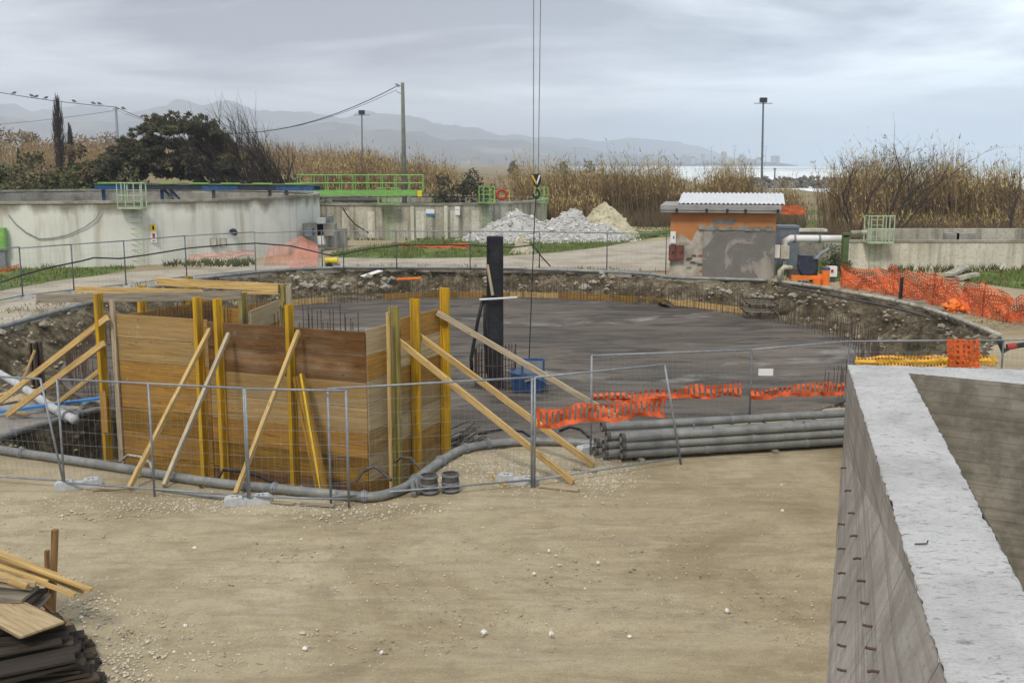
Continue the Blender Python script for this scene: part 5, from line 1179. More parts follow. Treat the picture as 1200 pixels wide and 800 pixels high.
    fq = lambda px, a0, dd, nr, o: (lambda s: a0 + dd*s + nr*o)(min((abs((a0 + dd*s).x/(a0 + dd*s).y - ray(px, 420).x/ray(px, 420).y), s) for s in np.linspace(-0.2, 7, 721))[1])
    def pt(px, py, a0, dd, nr, o=0.27): q = fq(px, a0, dd, nr, o); return A(px, py, q.y)
    prop(pt(246, 386, FA, u, nU), P(151, 572, .05), 0.07, 0.10, 'pine')
    prop(pt(268, 391, FA, u, nU), P(192, 569, .05), 0.07, 0.10, 'pine_grey')
    prop(pt(350, 388, FA, u, nU), P(276, 579, .05), 0.07, 0.10, 'pine')
    prop(pt(463, 396, FB, v, nV, .26), P(672, 565, .05), 0.07, 0.12, 'pine')
    prop(pt(488, 391, FB, v, nV, .26), P(696, 545, .05), 0.07, 0.12, 'pine')
    prop(pt(512, 366, FB, v, nV, .26), P(742, 500, .05), 0.07, 0.12, 'pine_grey')
    prop(A(126, 372, FA.y - .25), P(-8, 476, .1), 0.07, 0.13, 'pine'); prop(A(122, 402, FA.y - .2), P(8, 486, .1), 0.07, 0.13, 'pine')
    prop(A(120, 432, FA.y + 1.2), P(60, 478, .05), 0.06, 0.11, 'pine')
    # girder leaning against the front
    a = pt(350, 440, FA, u, nU, .35); b = P(378, 577, -0.35); ibeam('leaning_girder', b, a, (a - b).cross(nU), 'ply_mustard', t, d=0.24)
    a = pt(352, 438, FA, u, nU, .42); b = P(375, 573, -0.3); MB().bar(a, b, 0.03, 0.05).build('bright_edge', 'beam_edge', t)
    # stirrups and starter bars inside the box
    m = MB()
    for k in range(26):
        f = k / 25; q = FA + v*(0.25 + 2.9*f) + u*0.22; zt = ZF - 0.05 + rnd.uniform(-.12, .08); m.tube([(q.x, q.y, -1), (q.x, q.y, zt)], .010, 4); 
        q = q + u*0.25; m.tube([(q.x, q.y, -1), (q.x, q.y, zt - .1)], .010, 4)
    for z in (2.3, 2.0, 1.7): a, b = FA + v*.2 + u*.22, FA + v*3.2 + u*.22; m.tube([(a.x, a.y, z), (b.x, b.y, z)], .01, 4)
    for k in range(40):
        q = FD + u*(0.3 + k*0.085) + v*rnd.uniform(.2, .5); m.tube([(q.x, q.y, -1), (q.x, q.y, rnd.uniform(2.0, 2.5))], .010, 4)
    kind(m.build('reinforcement', 'rebar', t), 'stuff')
build_formwork()

# ------------------------------------------------------------------ mesh fence panels
def fence_panel(p0, p1, label, h=2.0, mid=False, lean0=(0,0,0), lean1=(0,0,0), group='mesh fence panels round the pit', pr=0.021, dense=0.11, z0=0.14, mat='galv'):
    """frame posts stand on the ground, rails between; lean moves a post's head"""
    p0, p1 = Vector(p0), Vector(p1); t = thing('mesh_fence', (p0 + p1) / 2, label, 'fence', group)
    a0, a1 = p0 + Vector(lean0) + Vector((0,0,h)), p1 + Vector(lean1) + Vector((0,0,h))
    P2 = lambda f, g: (p0.lerp(p1, f)).lerp(a0.lerp(a1, f), g)
    for f in (0, 0.5, 1) if mid else (0, 1): MB().tube([P2(f, 0), P2(f, 1)], pr, 8).build('post', mat, t, smooth=True)
    for g in (z0 / h, 1): MB().tube([P2(0, g), P2(1, g)], pr * 0.9, 8).build('rail', mat, t, smooth=True)
    m = MB(); L = (p1 - p0).length; n = max(4, int(L / dense))
    for i in range(1, n): m.tube([P2(i/n, z0/h), P2(i/n, 1)], 0.0018, 3, False)
    for k in range(1, 8):
        g = z0/h + (1 - z0/h)*k/8; m.tube([P2(0, g), P2(1, g)], 0.0020, 3, False)
    m.build('wire_mesh', 'galv_dull', t); return t
foot0 = None
def fence_foot(p, ang, label, L=0.78):
    global foot0
    if foot0 is None:
        foot0 = thing('concrete_block', (0,0,0), label, 'concrete block', 'concrete feet of the fence'); bm = bmesh.new()
        prof = [(-.39, 0), (.39, 0), (.39, .10), (.34, .145), (.10, .145), (.07, .10), (-.07, .10), (-.10, .145), (-.34, .145), (-.39, .10)]
        m = MB(); n = len(prof); m.add([(x, -.11, z) for x, z in prof] + [(x, .11, z) for x, z in prof], [tuple(range(n)), tuple(range(2*n - 1, n - 1, -1))] + [(i, i + n, (i+1) % n + n, (i+1) % n) for i in range(n)]); m.build('block', 'block_grey', foot0)
        for x in (-.25, -.18, .18, .25): MB().tube([(x, 0, .1452), (x, 0, .1475)], .026, 10).build('socket', 'pipe_rust', foot0)
        o = foot0
    else: o = copy_tree(foot0)
    o.location = (p[0], p[1], 0.0); o.rotation_euler = (0, 0, ang); o['label'] = label; return o
def net_sheet(name, top, bot, mat, label, cat='safety net', group=None, sub=8, wav=0.12, seed=1, sag=0.0):
    """cloth strip between two polylines, uv in metres, sagging a little"""
    me = bpy.data.meshes.new(name); V = []; Fs = []; UV = []; rg = random.Random(seed); nv = 4
    T = []; B = []
    for i in range(len(top) - 1):
        for k in range(sub): T.append(Vector(top[i]).lerp(Vector(top[i+1]), k/sub)); B.append(Vector(bot[i]).lerp(Vector(bot[i+1]), k/sub))
    T.append(Vector(top[-1])); B.append(Vector(bot[-1])); s = 0; uvs = []
    for i, (a, b) in enumerate(zip(T, B)):
        if sag: a = a - Vector((0, 0, sag * (0.25 + math.sin(math.pi * (i % sub) / sub)) * (0.7 + 0.6*fbm(i * 0.4, seed))))
        if i: s += (a - T[i-1]).length
        for j in range(nv + 1):
            f = j / nv; p = a.lerp(b, f); n = fbm(s*1.3, f*2, seed)
            V.append((p.x + wav*0.4*n, p.y + wav*fbm(s*2.1, f*1.7, seed + 3) , p.z + wav*0.5*fbm(s*1.6, f, seed + 7))); uvs.append((s + wav*0.3*n, (1 - f) * (a - b).length))
    for i in range(len(T) - 1):
        for j in range(nv): a = i*(nv+1) + j; Fs.append((a, a+1, a+nv+2, a+nv+1))
    o0 = Vector(V[0]); o0.z = min(v[2] for v in V); me.from_pydata([tuple(Vector(v) - o0) for v in V], [], Fs); ul = me.uv_layers.new(name='UVMap')
    for lp in me.loops: ul.data[lp.index].uv = uvs[lp.vertex_index]
    me.materials.append(MATS[mat]); ob = bpy.data.objects.new(name, me); col.objects.link(ob); ob.location = o0; WO[ob.name] = o0; return tag(ob, label, cat, group)

def build_fences():
    pA0, pA1 = P(76, 574), P(291, 590)
    fence_panel(P(-150, 556), P(76, 572), 'mesh fence panel at the left edge with a leaning end post', lean1=(-.30, .02, -.02))
    fence_panel(pA0, pA1, 'mesh fence panel before the left half of the formwork', mid=True)
    fence_panel(P(293, 591), P(409, 594), 'narrow mesh fence panel before the middle of the formwork')
    C0, C1, C2 = P(388, 591), P(623, 571), P(798, 544)
    fence_panel(C0, C1, 'mesh fence panel before the right side of the formwork')
    fence_panel(C1 + Vector((.05,0,0)), C2, 'mesh fence panel with red strip and a tilted end post', lean1=(-.36, .0, -.05))
    D0, D1, E1, F1, G1 = P(692, 533), P(877, 523), P(990, 508), P(1168, 506), P(1330, 500)
    fence_panel(D0, D1, 'mesh fence panel behind the pipe stack'); fence_panel(D1, E1, 'mesh fence panel with a small white plate behind the pipe stack'); fence_panel(E1, F1, 'mesh fence panel behind the concrete basin with orange netting'); fence_panel(F1, G1, 'mesh fence panel at the right edge behind the basin')
    for (px, py, a, lab) in ((92, 571, 0.35, 'concrete fence foot at the leaning post on the left'), (291, 590, 0.25, 'concrete fence foot before the middle of the formwork'), (606, 566, -0.42, 'concrete fence foot at the right of the two dark pots'), (697, 529, 0.5, 'concrete fence foot left of the pipe stack')): fence_foot(P(px, py), a, lab)
    # strips of red safety net tied to the panels
    def strip(q0, q1, lean_l, px0, px1, t0, t1, b0, b1, label, mat='net_strip', seed=1):
        def on(px, py, off=-0.06):
            r = ray(px, py); n = Vector((-(q1 - q0).y, (q1 - q0).x, 0)).normalized(); tt = (q0 - Vector((0,0,H))).dot(n) / r.dot(n); return Vector((0,0,H)) + r*tt - n*0.05 * (1 if n.y > 0 else -1)
        k = 5; tp = [on(px0 + (px1-px0)*i/k, t0 + (t1-t0)*i/k + rnd.uniform(-1.2, 1.2)) for i in range(k+1)]; bt = [on(px0 + (px1-px0)*i/k, b0 + (b1-b0)*i/k + rnd.uniform(-1.2, 1.2)) for i in range(k+1)]
        return net_sheet('safety_net', tp, bt, mat, label, seed=seed)
    strip(C1, C2, 0, 627, 778, 478, 464, 502, 486, 'torn red safety net strip on the panel with the tilted post', seed=2)
    strip(D0, D1, 0, 694, 868, 460, 448, 470, 464, 'red safety net strip on the panel behind the pipe stack', seed=3)
    strip(D1, E1, 0, 878, 989, 455, 446, 468, 461, 'short red safety net strip beside the white plate', seed=4)
    strip(E1, F1, 0, 1002, 1166, 416, 416, 430, 430, 'orange yellow net band along the fence behind the basin', 'net_yellow', 5)
    strip(E1, F1, 0, 1109, 1148, 397, 397, 434, 434, 'folded bright orange net hung over the fence behind the basin', 'net_orange', 6); 
    strip(E1 + Vector((0,-.04,0)), F1 + Vector((0,-.04,0)), 0, 1112, 1147, 397, 397, 433, 433, 'second layer of the folded orange net over the fence', 'net_orange', 7)
    def onE(px, py): q = D1.lerp(E1, (px - 877)/113); return A(px, py, q.y - .08)
    a, b = onE(889, 432), onE(904, 438.5); tag(MB().box((a.x, a.y, b.z), (b.x, a.y + .012, a.z)).build('fence_plate', 'white_paint'), 'small blank white plate on the fence behind the pipe stack', 'plate')
    a = A(1002, 423.5, 22.75); b = A(1166, 422.5, 22.75); tag(MB().bar(a, b, .02, .07).build('warning_rail', 'yellow_paint'), 'yellow warning rail behind the orange net band', 'rail')
    # fence round the far side of the pit
    L = [(-110,378,2.0),(27,350,2.0),(87,343,2.0),(148,336.5,2.0),(219,327,2.0),(300,320,2.0)]
    for i in range(len(L) - 1):
        fence_panel(P(L[i][0], L[i][1]), P(L[i+1][0], L[i+1][1]), ['far fence panel at the left edge by the road', 'far fence panel left of the pale green ladder', 'far fence panel just left of the ladder foot', 'far fence panel in front of the pale green ladder', 'far fence panel with faded pink net'][i], 2.15 if i else 2.2, pr=0.032, dense=0.2)
        fence_foot(P(L[i+1][0], L[i+1][1]), 0.2 + i*0.1, 'concrete fence foot beside the road on the far left, %s' % ['by the first post', 'by the second post', 'by the third post', 'by the fourth post', 'by the fifth post'][i])
    M = [(300,320),(378,316),(403,316.5),(465,316.5),(551,317),(632,318),(711,320),(780,321.5)]
    labs = ['far fence panel with a pink net hanging on it', 'narrow far fence panel by the yellow pump', 'far fence panel before the second tank', 'far fence panel left of the black pile', 'far fence panel right of the black pile', 'far fence panel before the gravel heaps', 'far fence panel ending at the hut']
    for i in range(len(M) - 1): fence_panel(P(*M[i]), P(*M[i+1]), labs[i], 2.1, pr=0.03, dense=0.25)
    fence_foot(P(711, 320.5), 0.1, 'concrete fence foot before the gravel heaps')
    # dark cable slung along that fence
    pts = [(-20,352),(0,331),(27,322),(60,313),(95,306),(110,302),(140,303),(170,299),(219,291),(262,287),(300,285),(340,288),(390,300),(430,292),(470,287),(550,287),(600,290),(625,287),(634,300),(645,312)]
    dd = [(P(*p)) for p in ((-20,352),(27,350),(87,343),(148,336),(219,327),(300,320),(400,316),(551,317),(640,318))]; xs = [-20,27,87,148,219,300,400,551,640]; ys = [p.y for p in dd]
    m = MB(); m.tube([A(px, py, float(np.interp(px, xs, ys)) - .12) for px, py in pts], 0.035, 6); tag(m.build('slung_cable', 'black_rubber', smooth=True), 'black cable slung along the far fence', 'cable')
    # faded and bright nets beyond
    def far_net(quads, mat, lab, seed): return net_sheet('safety_net', [P0 for P0, _ in quads], [b for _, b in quads], mat, lab, seed=seed, wav=.12)
    Yf = P(260, 323).y
    far_net([(A(222,298,Yf+1.2), A(222,304,Yf+1.2)), (A(260,295,Yf+1.4), A(260,303,Yf+1.4)), (A(298,292.5,Yf+1.6), A(298,299,Yf+1.6))], 'net_faded', 'faded pink net strip on the far fence before the tank', 11)
    far_net([(A(309,303,60), A(309,318,60)), (A(316,288,60.2), A(316,314,60.2)), (A(335,285,60.4), A(335,308,60.4)), (A(352,276,60.6), A(352,300,60.6)), (A(372,286,60.8), A(372,306,60.8))], 'net_faded', 'faded pink net draped beside the yellow pump', 12)
    far_net([(P(336,316) + Vector((0,0,.1)), P(330,318) + Vector((0,0,.02))), (P(352,296) + Vector((0,0,.8)), P(350,317) + Vector((0,0,.02))), (P(374,300) + Vector((0,0,.5)), P(372,316) + Vector((0,0,.02)))], 'net_faded', 'crumpled pink net on the ground by the pit edge', 13)
    far_net([(A(468,286.5,72), A(468,292,72)), (A(510,286,72), A(510,291.5,72)), (A(550,285,72), A(550,291,72))], 'net_strip', 'long orange net lying across the green grass', 14)
    far_net([(A(-10,318,50), A(-10,322,50)), (A(10,312.5,50.5), A(10,318,50.5)), (A(22,309,51), A(22,314,51))], 'net_orange', 'orange net lying on the verge at the left edge', 15)
    far_net([(A(916,241,74), A(916,251,74)), (A(935,240,74), A(935,252,74)), (A(944,246,74), A(944,250,74))], 'net_orange', 'orange net fence behind the hut roof corner', 16)
    # orange net fence at the right of the pit
    b = [(985,337),(1046,346),(1092,358),(1150,372),(1215,386)]; tp = [(985,310),(1046,311),(1092,318.5),(1150,330),(1215,349)]
    B = [P(*q) for q in b]; net_sheet('safety_net', [A(x, y, B[i].y) for i, (x, y) in enumerate(tp)], [p + Vector((0,0,.03)) for p in B], 'net_orange', 'long orange net fence right of the pit', seed=21, wav=.5, sag=.16)
    Bd = [p + Vector((.3, 1.2, 0)) for p in B]; net_sheet('safety_net', [A(x + 4, y + 7, Bd[i].y) for i, (x, y) in enumerate(tp)], [p + Vector((0,0,.02)) for p in Bd], 'net_orange', 'second orange net slumping behind the long orange net fence', seed=22, wav=.8, sag=.35)
    for i, lab in ((0, 'net post at the pump end of the orange net'), (1, 'second post of the orange net fence'), (2, 'third post of the orange net fence, beside the crumpled net'), (3, 'last post of the orange net fence')):
        zt = A(tp[i][0], tp[i][1] - 1.5, B[i].y).z; tag(MB().tube([B[i] + Vector((0,-.05,-.1)), Vector((B[i].x + .04, B[i].y - .05, zt))], .03 if i > 1 else .02, 6).build('net_post', 'red_paint'), lab, 'post', 'posts of the orange net')
    for s in range(4):
        for f in (0.45,):
            pass
    m = MB()                                                    # crumpled net heap
    rg = random.Random(6); q = P(1119, 366); 
    for k in range(26): a = rg.uniform(0, 6.28); m.rock((q.x + math.cos(a)*rg.uniform(0, .55), q.y + rg.uniform(-.3, .3), rg.uniform(.05, .38)), rg.uniform(.12, .25), rg)
    tag(m.build('crumpled_net', 'orange_paint'), 'crumpled heap of orange net at the pit edge', 'safety net')
    a = P(1055, 351); tag(MB().tube([a, a + Vector((.02, 0, .95))], [.08, .075], 8).build('black_stake', 'pile_black'), 'short black stake standing before the orange net', 'stake')
build_fences()

# ------------------------------------------------------------------ things in and round the pit
def pipe_thing(name, pts, r, label, mat='pipe_grey', collars=(), smoothn=5, n=10, group=None, cmat='galv_dull', cat='pipe'):
    """pipe along smoothed points with clamp collars"""
    pts = [Vector(p) for p in pts]; S = []
    for i in range(len(pts) - 1):
        p0, p1, p2, p3 = pts[max(0, i-1)], pts[i], pts[i+1], pts[min(len(pts)-1, i+2)]
        for k in range(smoothn):
            f = k/smoothn; S.append(0.5*((2*p1) + (p2 - p0)*f + (2*p0 - 5*p1 + 4*p2 - p3)*f*f + (3*p1 - p0 - 3*p2 + p3)*f**3))
    S.append(pts[-1]); c = S[len(S)//2]; t = thing(name, (c.x, c.y, c.z - r), label, cat, group); MB().tube(S, r, n).build('tube', mat, t, smooth=True)
    for f in collars:
        i = min(len(S) - 2, max(0, int(f*(len(S)-1)))); d = (S[i+1] - S[i]).normalized(); m = MB(); m.tube([S[i] - d*.05, S[i] + d*.05], r*1.22, n); m.tube([S[i] - d*.015, S[i] + d*.015], r*1.42, n); m.build('collar', cmat, t)
    return t
def build_pit_things():
    G = lambda px, py, z=0.0: P(px, py, z)
    pipe_thing('dewatering_pipe', [G(x, y, .09) for x, y in ((-40,520),(0,527),(70,537),(130,546),(190,556),(250,565),(310,571),(370,577),(405,580),(432,582),(456,578),(478,569),(500,552),(520,538),(538,528),(556,523),(585,519),(625,517),(668,518),(712,522))], .088, 'long grey pipe running along the front edge of the pit', collars=(.08, .19, .33, .47, .6, .68, .76, .83, .9))
    pipe_thing('dewatering_pipe', [G(x, y, .08) for x, y in ((-30,520),(0,512),(40,500),(75,490),(105,482),(120,479))], .07, 'grey pipe along the edge of the concrete apron on the left', collars=(.3, .75))
    pipe_thing('dewatering_pipe', [G(x, y, .16) for x, y in ((-25,424),(0,438),(30,456),(62,478),(88,492))], .10, 'thick pale grey pipe lying across the left apron', 'block_grey', collars=(.5, .93))
    pipe_thing('dewatering_pipe', [G(x, y, .08) for x, y in ((88,491),(98,474),(112,470),(124,474))], .05, 'bent grey hose at the end of the thick left pipe', collars=())
    # header pipe round the far rim
    def rim(px0, px1, n, off=.25):
        xs = np.linspace(px0, px1, n); return xs
    ths = []
    for px, py in ((-60,400),(0,383),(60,366.5),(120,350.5),(180,336.5),(250,324.5),(330,316.5),(400,313.8),(500,314),(640,316),(750,320.5),(790,325),(850,327),(900,328.5)): ths.append(P(px, py, .1))
    pipe_thing('header_pipe', ths, .085, 'long thin grey pipe lying round the far rim of the pit', 'pipe_grey', collars=[k/14 for k in range(1, 14)])
    pipe_thing('header_pipe', [P(x, y, .1) for x, y in ((905,329),(930,332),(960,336),(985,341),(1020,347),(1060,355),(1110,369),(1172,393))], .085, 'pale pipe along the right rim of the pit', 'tank_grey', collars=(.2, .45, .7))
    pipe_thing('header_pipe', [P(x, y, .07) for x, y in ((914,334),(950,341),(1000,351),(1045,360),(1090,372))], .05, 'thin rusty pipe below the pale rim pipe', 'pipe_rust')
    # starter bars round the slab
    m = MB(); rg = random.Random(12); N = 520
    for k in range(N):
        a = 2*math.pi*k/N; r = SLAB_R - .25 + rg.gauss(0, .03); 
        if -2.2 < a - math.pi*1.5 < -0.62 + 0 and False: continue
        x, y = SLAB_C.x + math.cos(a)*r, SLAB_C.y + math.sin(a)*r
        if y < 30 and -9 < x < 12: continue
        h = rg.uniform(.75, 1.0); m.tube([(x, y, SLAB_Z - .05), (x + rg.gauss(0, .03), y + rg.gauss(0, .03), SLAB_Z + h)], .011, 4)
        if k % 2: r2 = r - .45; x, y = SLAB_C.x + math.cos(a)*r2, SLAB_C.y + math.sin(a)*r2; m.tube([(x, y, SLAB_Z - .05), (x + rg.gauss(0, .03), y, SLAB_Z + h*.8)], .010, 4)
    kind(m.build('starter_bars', 'rebar', origin=(SLAB_C.x, SLAB_C.y, SLAB_Z)), 'stuff', 'rusty starter bars standing round the edge of the slab')
    # edge boards round the far side of the slab
    k = 0; a = 0.62
    while a < 2.45:
        l = rg.uniform(.10, .2); r = SLAB_R + .06
        if rg.random() < .8:
            p, q = [Vector((SLAB_C.x + math.cos(b)*r, SLAB_C.y + math.sin(b)*r, SLAB_Z + .12)) for b in (a, a + l - .006)]; o = beam('edge_board', p, q, .04, .30, rg.choice(['ply_honey', 'pine', 'ply_mustard', 'ply_honey']))
            px = int(600 + p.x/p.y*F); tag(o, 'yellow edge board at the far rim of the slab, ' + ('left of the black pile' if px < 540 else 'behind the black pile' if px < 620 else 'below the gravel heaps' if px < 760 else 'below the orange hut'), 'board', 'edge boards of the slab')
        a += l
    # rubble on the bank
    m = MB(); rg = random.Random(17)
    for k in range(1500):
        th = rg.uniform(-math.pi, math.pi); r0 = edge_r(th); x0, y0 = PC.x + math.cos(th)*r0, PC.y + math.sin(th)*r0
        right = sstep(0, 10, x0)*sstep(30, 36, y0); left = sstep(-6, -14, x0); w = 1.1 + 1.9*right + .9*left; d = rg.uniform(.1, w*1.3); dx, dy = SLAB_C.x - x0, SLAB_C.y - y0; D = math.hypot(dx, dy); z = -0.02 - 1.12*sstep(0, w, d)
        if D - d < SLAB_R + .1: continue
        m.rock((x0 + dx/D*d, y0 + dy/D*d, z + rg.uniform(0, .12)), rg.uniform(.03, .10) * (2.6 if rg.random() < .06 else 1), rg)
    kind(m.build('rubble', 'stone_mix', origin=(0,0,-1)), 'stuff', 'stones and broken lumps on the dug bank of the pit')
    m = MB()
    for k in range(420):
        px = rg.choice([rg.uniform(300, 460), rg.uniform(560, 900), rg.uniform(880, 1160)]); py = float(np.interp(px, [300, 400, 640, 900, 985, 1060, 1160], [326, 323, 324, 335, 348, 364, 398])) + rg.uniform(-3, 14); z = -.15 - rg.uniform(0, .7)
        q = P(px, py, z); m.rock(q, rg.choice([.06, .08, .1, .13, .18, .28]) * rg.uniform(.8, 1.2), rg, .6)
    kind(m.build('broken_concrete', 'lip', origin=(0,0,-1)), 'stuff', 'pale chunks of broken concrete in the far bank')
    m = MB()
    for k in range(900):                                   # spoil and stones spilt on the paving beside the pit
        th = rg.uniform(-.1, math.pi + .3); r0 = edge_r(th) + abs(rg.gauss(0, .8)) + .05; m.rock((PC.x + math.cos(th)*r0, PC.y + math.sin(th)*r0, .015), rg.uniform(.02, .07) * (1.8 if rg.random() < .06 else 1), rg, .6)
    kind(m.build('spilt_spoil', 'stone_mix', origin=(0,0,0)), 'stuff', 'stones and spoil spilt on the paving beside the pit')
    V = []; Fs = []
    for k in range(1500):                                  # tufts of weed between road and rim
        th = rg.uniform(-.1, math.pi + .3); r0 = edge_r(th) + rg.uniform(.1, 2.2)
        if fbm(math.cos(th)*9, math.sin(th)*9, 3) < .08: continue
        x, y = PC.x + math.cos(th)*r0, PC.y + math.sin(th)*r0; h = rg.uniform(.05, .22); a = rg.uniform(0, 6.28); o = len(V); V += [(x - .03, y, 0), (x + .03, y, 0), (x + math.cos(a)*h*.6, y + math.sin(a)*h*.6, h)]; Fs.append((o, o+1, o+2))
    kind(np_mesh('weed_tufts', V, Fs, 'weed_dry'), 'stuff', 'dry weeds along the far rim of the pit')
    # black steel pile
    q = P(580.5, 453, SLAB_Z); zt = A(580, 277, q.y).z; w = 19.5*q.y/F/2; t = thing('steel_pile', (q.x, q.y, SLAB_Z), 'tall black square pile standing on the slab', 'pile')
    m = MB(); 
    for s in (-1, 1): m.box((q.x + s*w - (.05 if s > 0 else 0), q.y - w, SLAB_Z), (q.x + s*w + (.05 if s < 0 else 0), q.y + w, zt))
    m.box((q.x - w + .05, q.y - w*.75, SLAB_Z), (q.x + w - .05, q.y + w*.8, zt + .01)); m.build('shaft', 'pile_black', t)
    beam('tied_plank', A(571, 310, q.y - w - .06), A(577.5, 346, q.y - w - .08), .09, .04, 'pine_grey', t, up=(0,-1,0))
    m = MB(); m.tube([A(562, 351, q.y - w - .05), A(580, 350, q.y - w - .09), A(606, 348.5, q.y - w + .1)], .03, 5); m.build('rope', 'white_paint', t)
    for xs in ((567, 346, 560, 375, 552, 420, 553, 437), (569, 346, 568, 380, 569, 410, 572, 438)): m = MB(); m.tube([A(xs[i], xs[i+1], q.y - w + .05) for i in (0, 2, 4, 6)], .055, 7); m.build('hose', 'black_rubber', t, smooth=True)
    m = MB()
    for k in range(30):
        a = 2*math.pi*k/30; x, y = q.x + math.cos(a)*.62, q.y + math.sin(a)*.62; m.tube([(x, y, SLAB_Z), (x, y, SLAB_Z + 1.25 + rnd.uniform(-.15, .1))], .014, 4)
    for z in (.35, .75): m.tube([(q.x + math.cos(2*math.pi*i/20)*.63, q.y + math.sin(2*math.pi*i/20)*.63, SLAB_Z + z) for i in range(21)], .012, 4, False)
    tag(m.build('rebar_cage', 'rebar'), 'ring of rusty rebar round the foot of the black pile', 'rebar')
    # blue concrete skip hung from the crane
    b0 = P(620, 457, SLAB_Z); Y = b0.y; t = thing('concrete_skip', (b0.x, Y, SLAB_Z), 'blue steel concrete skip beside the black pile', 'skip'); m = MB()
    z0, z1 = SLAB_Z, A(620, 433, Y).z; xa, xb = A(599, 440, Y).x, A(640, 440, Y).x
    pts = [(xa + .05, z0), (xb - .2, z0), (xb, (z0+z1)/2 - .05), (xb - .08, (z0+z1)/2 + .05), (xa - .02, z1)]; n = len(pts)
    m.add([(x, Y - .45, z) for x, z in pts] + [(x, Y + .45, z) for x, z in pts], [tuple(range(n)), tuple(range(2*n-1, n-1, -1))] + [(i, i+n, (i+1) % n + n, (i+1) % n) for i in range(n)]); m.build('hopper', 'bucket_blue', t)
    for xx in (xa + .12, xa + .45, xb - .35): MB().box((xx - .03, Y - .49, z0 + .02), (xx + .03, Y - .452, z1 - .15)).build('rib', 'bucket_blue', t)
    zt2 = A(620, 421, Y).z
    m = MB(); x0, x1 = A(612, 430, Y).x, A(637, 430, Y).x
    for a, b in (((x0, z1 - .2), (x0, zt2)), ((x1, z1 - .3), (x1, zt2)), ((x0, zt2), (x1, zt2))): m.bar((a[0], Y, a[1]), (b[0], Y, b[1]), .06, .07)
    m.build('bail', 'blue_paint', t); MB().box((x0 + .05, Y - .02, z1 - .1), (x1 - .05, Y + .02, zt2 - .06)).build('back_plate', 'galv', t); MB().bar((xa + .4, Y - .5, z1 - .25), (xb + .1, Y - .5, z1 - .02), .05, .05).build('lever', 'galv', t)
    # crane hook and ropes
    hk = A(627.5, 212, Y); ct = Vector((A(620, 420, Y).x, Y, zt2)); t = thing('crane_hook', (hk.x, Y, A(627, 232, Y).z), 'crane hook block with two ropes hanging from above', 'crane hook')
    for px_t, dx in ((625.5, -.06), (635.5, .08)):
        top = A(px_t, -160, Y); MB().tube([hk + Vector((dx, 0, .18)), top], .014, 5).build('rope', 'galv_dull', t)
    a = hk; m = MB(); m.add([(a.x-.12,Y-.09,a.z+.2),(a.x+.14,Y-.09,a.z+.2),(a.x+.16,Y-.09,a.z-.02),(a.x+.05,Y-.09,a.z-.22),(a.x-.05,Y-.09,a.z-.1),(a.x-.12,Y+.09,a.z+.2),(a.x+.14,Y+.09,a.z+.2),(a.x+.16,Y+.09,a.z-.02),(a.x+.05,Y+.09,a.z-.22),(a.x-.05,Y+.09,a.z-.1)], [(0,1,2,3,4),(9,8,7,6,5),(0,5,6,1),(1,6,7,2),(2,7,8,3),(3,8,9,4),(4,9,5,0)]); m.build('block', 'pile_black', t)
    for s in (-1, 1): MB().bar((a.x - .10*1 if s < 0 else a.x + .12, Y - .1, a.z + .17), (a.x + .03, Y - .1, a.z - .1), .03, .045).build('warning_stripe', 'beam_edge' if s < 0 else 'white_paint', t)
    n = 14; m = MB(); m.tube([(a.x + .02 + .09*math.sin(math.pi*1.5*i/n), Y, a.z - .25 - .12*(1 - math.cos(math.pi*1.5*i/n))) for i in range(n+1)], .03, 6); m.build('hook', 'pile_black', t, smooth=True)
    MB().tube([hk + Vector((.02, 0, -.45)), hk + Vector((-.02, 0, -1.0)), ct], .017, 5).build('sling', 'pile_black', t)
    # twisted bundle of bars beside the formwork
    m = MB(); rg = random.Random(23); q = P(545, 512, -.35)
    for k in range(26): a = rg.gauss(.35, .35); L = rg.uniform(.5, 1.1); c = q + Vector((rg.gauss(0, .15), rg.gauss(0, .2), rg.uniform(-.4, .1))); m.tube([c - Vector((L*.5, 0, L*.18)), c + Vector((rg.gauss(0,.05), 0, rg.gauss(0, .05))), c + Vector((L*.5*math.cos(a), L*.3*math.sin(a), L*.25))], .014, 4)
    tag(m.build('bar_bundle', 'pipe_rust'), 'tangled bundle of rusty bars right of the formwork', 'rebar')
    # trailing hoses at the foot of the formwork
    for pts, lab, mt in ((((418,563),(424,553),(438,546),(446,551),(458,562)), 'brown hose loop before the right corner of the formwork', 'pipe_rust'), (((462,541),(470,535),(482,537),(490,546),(496,553)), 'thick brown hose end beside the formwork girder', 'pipe_rust'), (((140,541),(150,533),(164,535),(176,542),(178,549)), 'pale hose loop at the left foot of the formwork', 'tank_grey'),
                         (((255,560),(262,550),(285,552),(305,558),(322,566)), 'black hose behind the fence at the foot of the formwork', 'black_rubber'), (((560,508),(590,503),(612,505),(622,512),(640,517)), 'black hose lying on the ground behind the props', 'black_rubber'), (((655,505),(668,500),(680,503),(690,512)), 'black hose end left of the pipe stack', 'black_rubber')):
        L = [P(x, y, .05 + .10*math.sin(math.pi*i/(len(pts)-1))) for i, (x, y) in enumerate(pts)]; m = MB(); m.tube(L, .032, 7); tag(m.build('hose', mt, smooth=True), lab, 'hose')
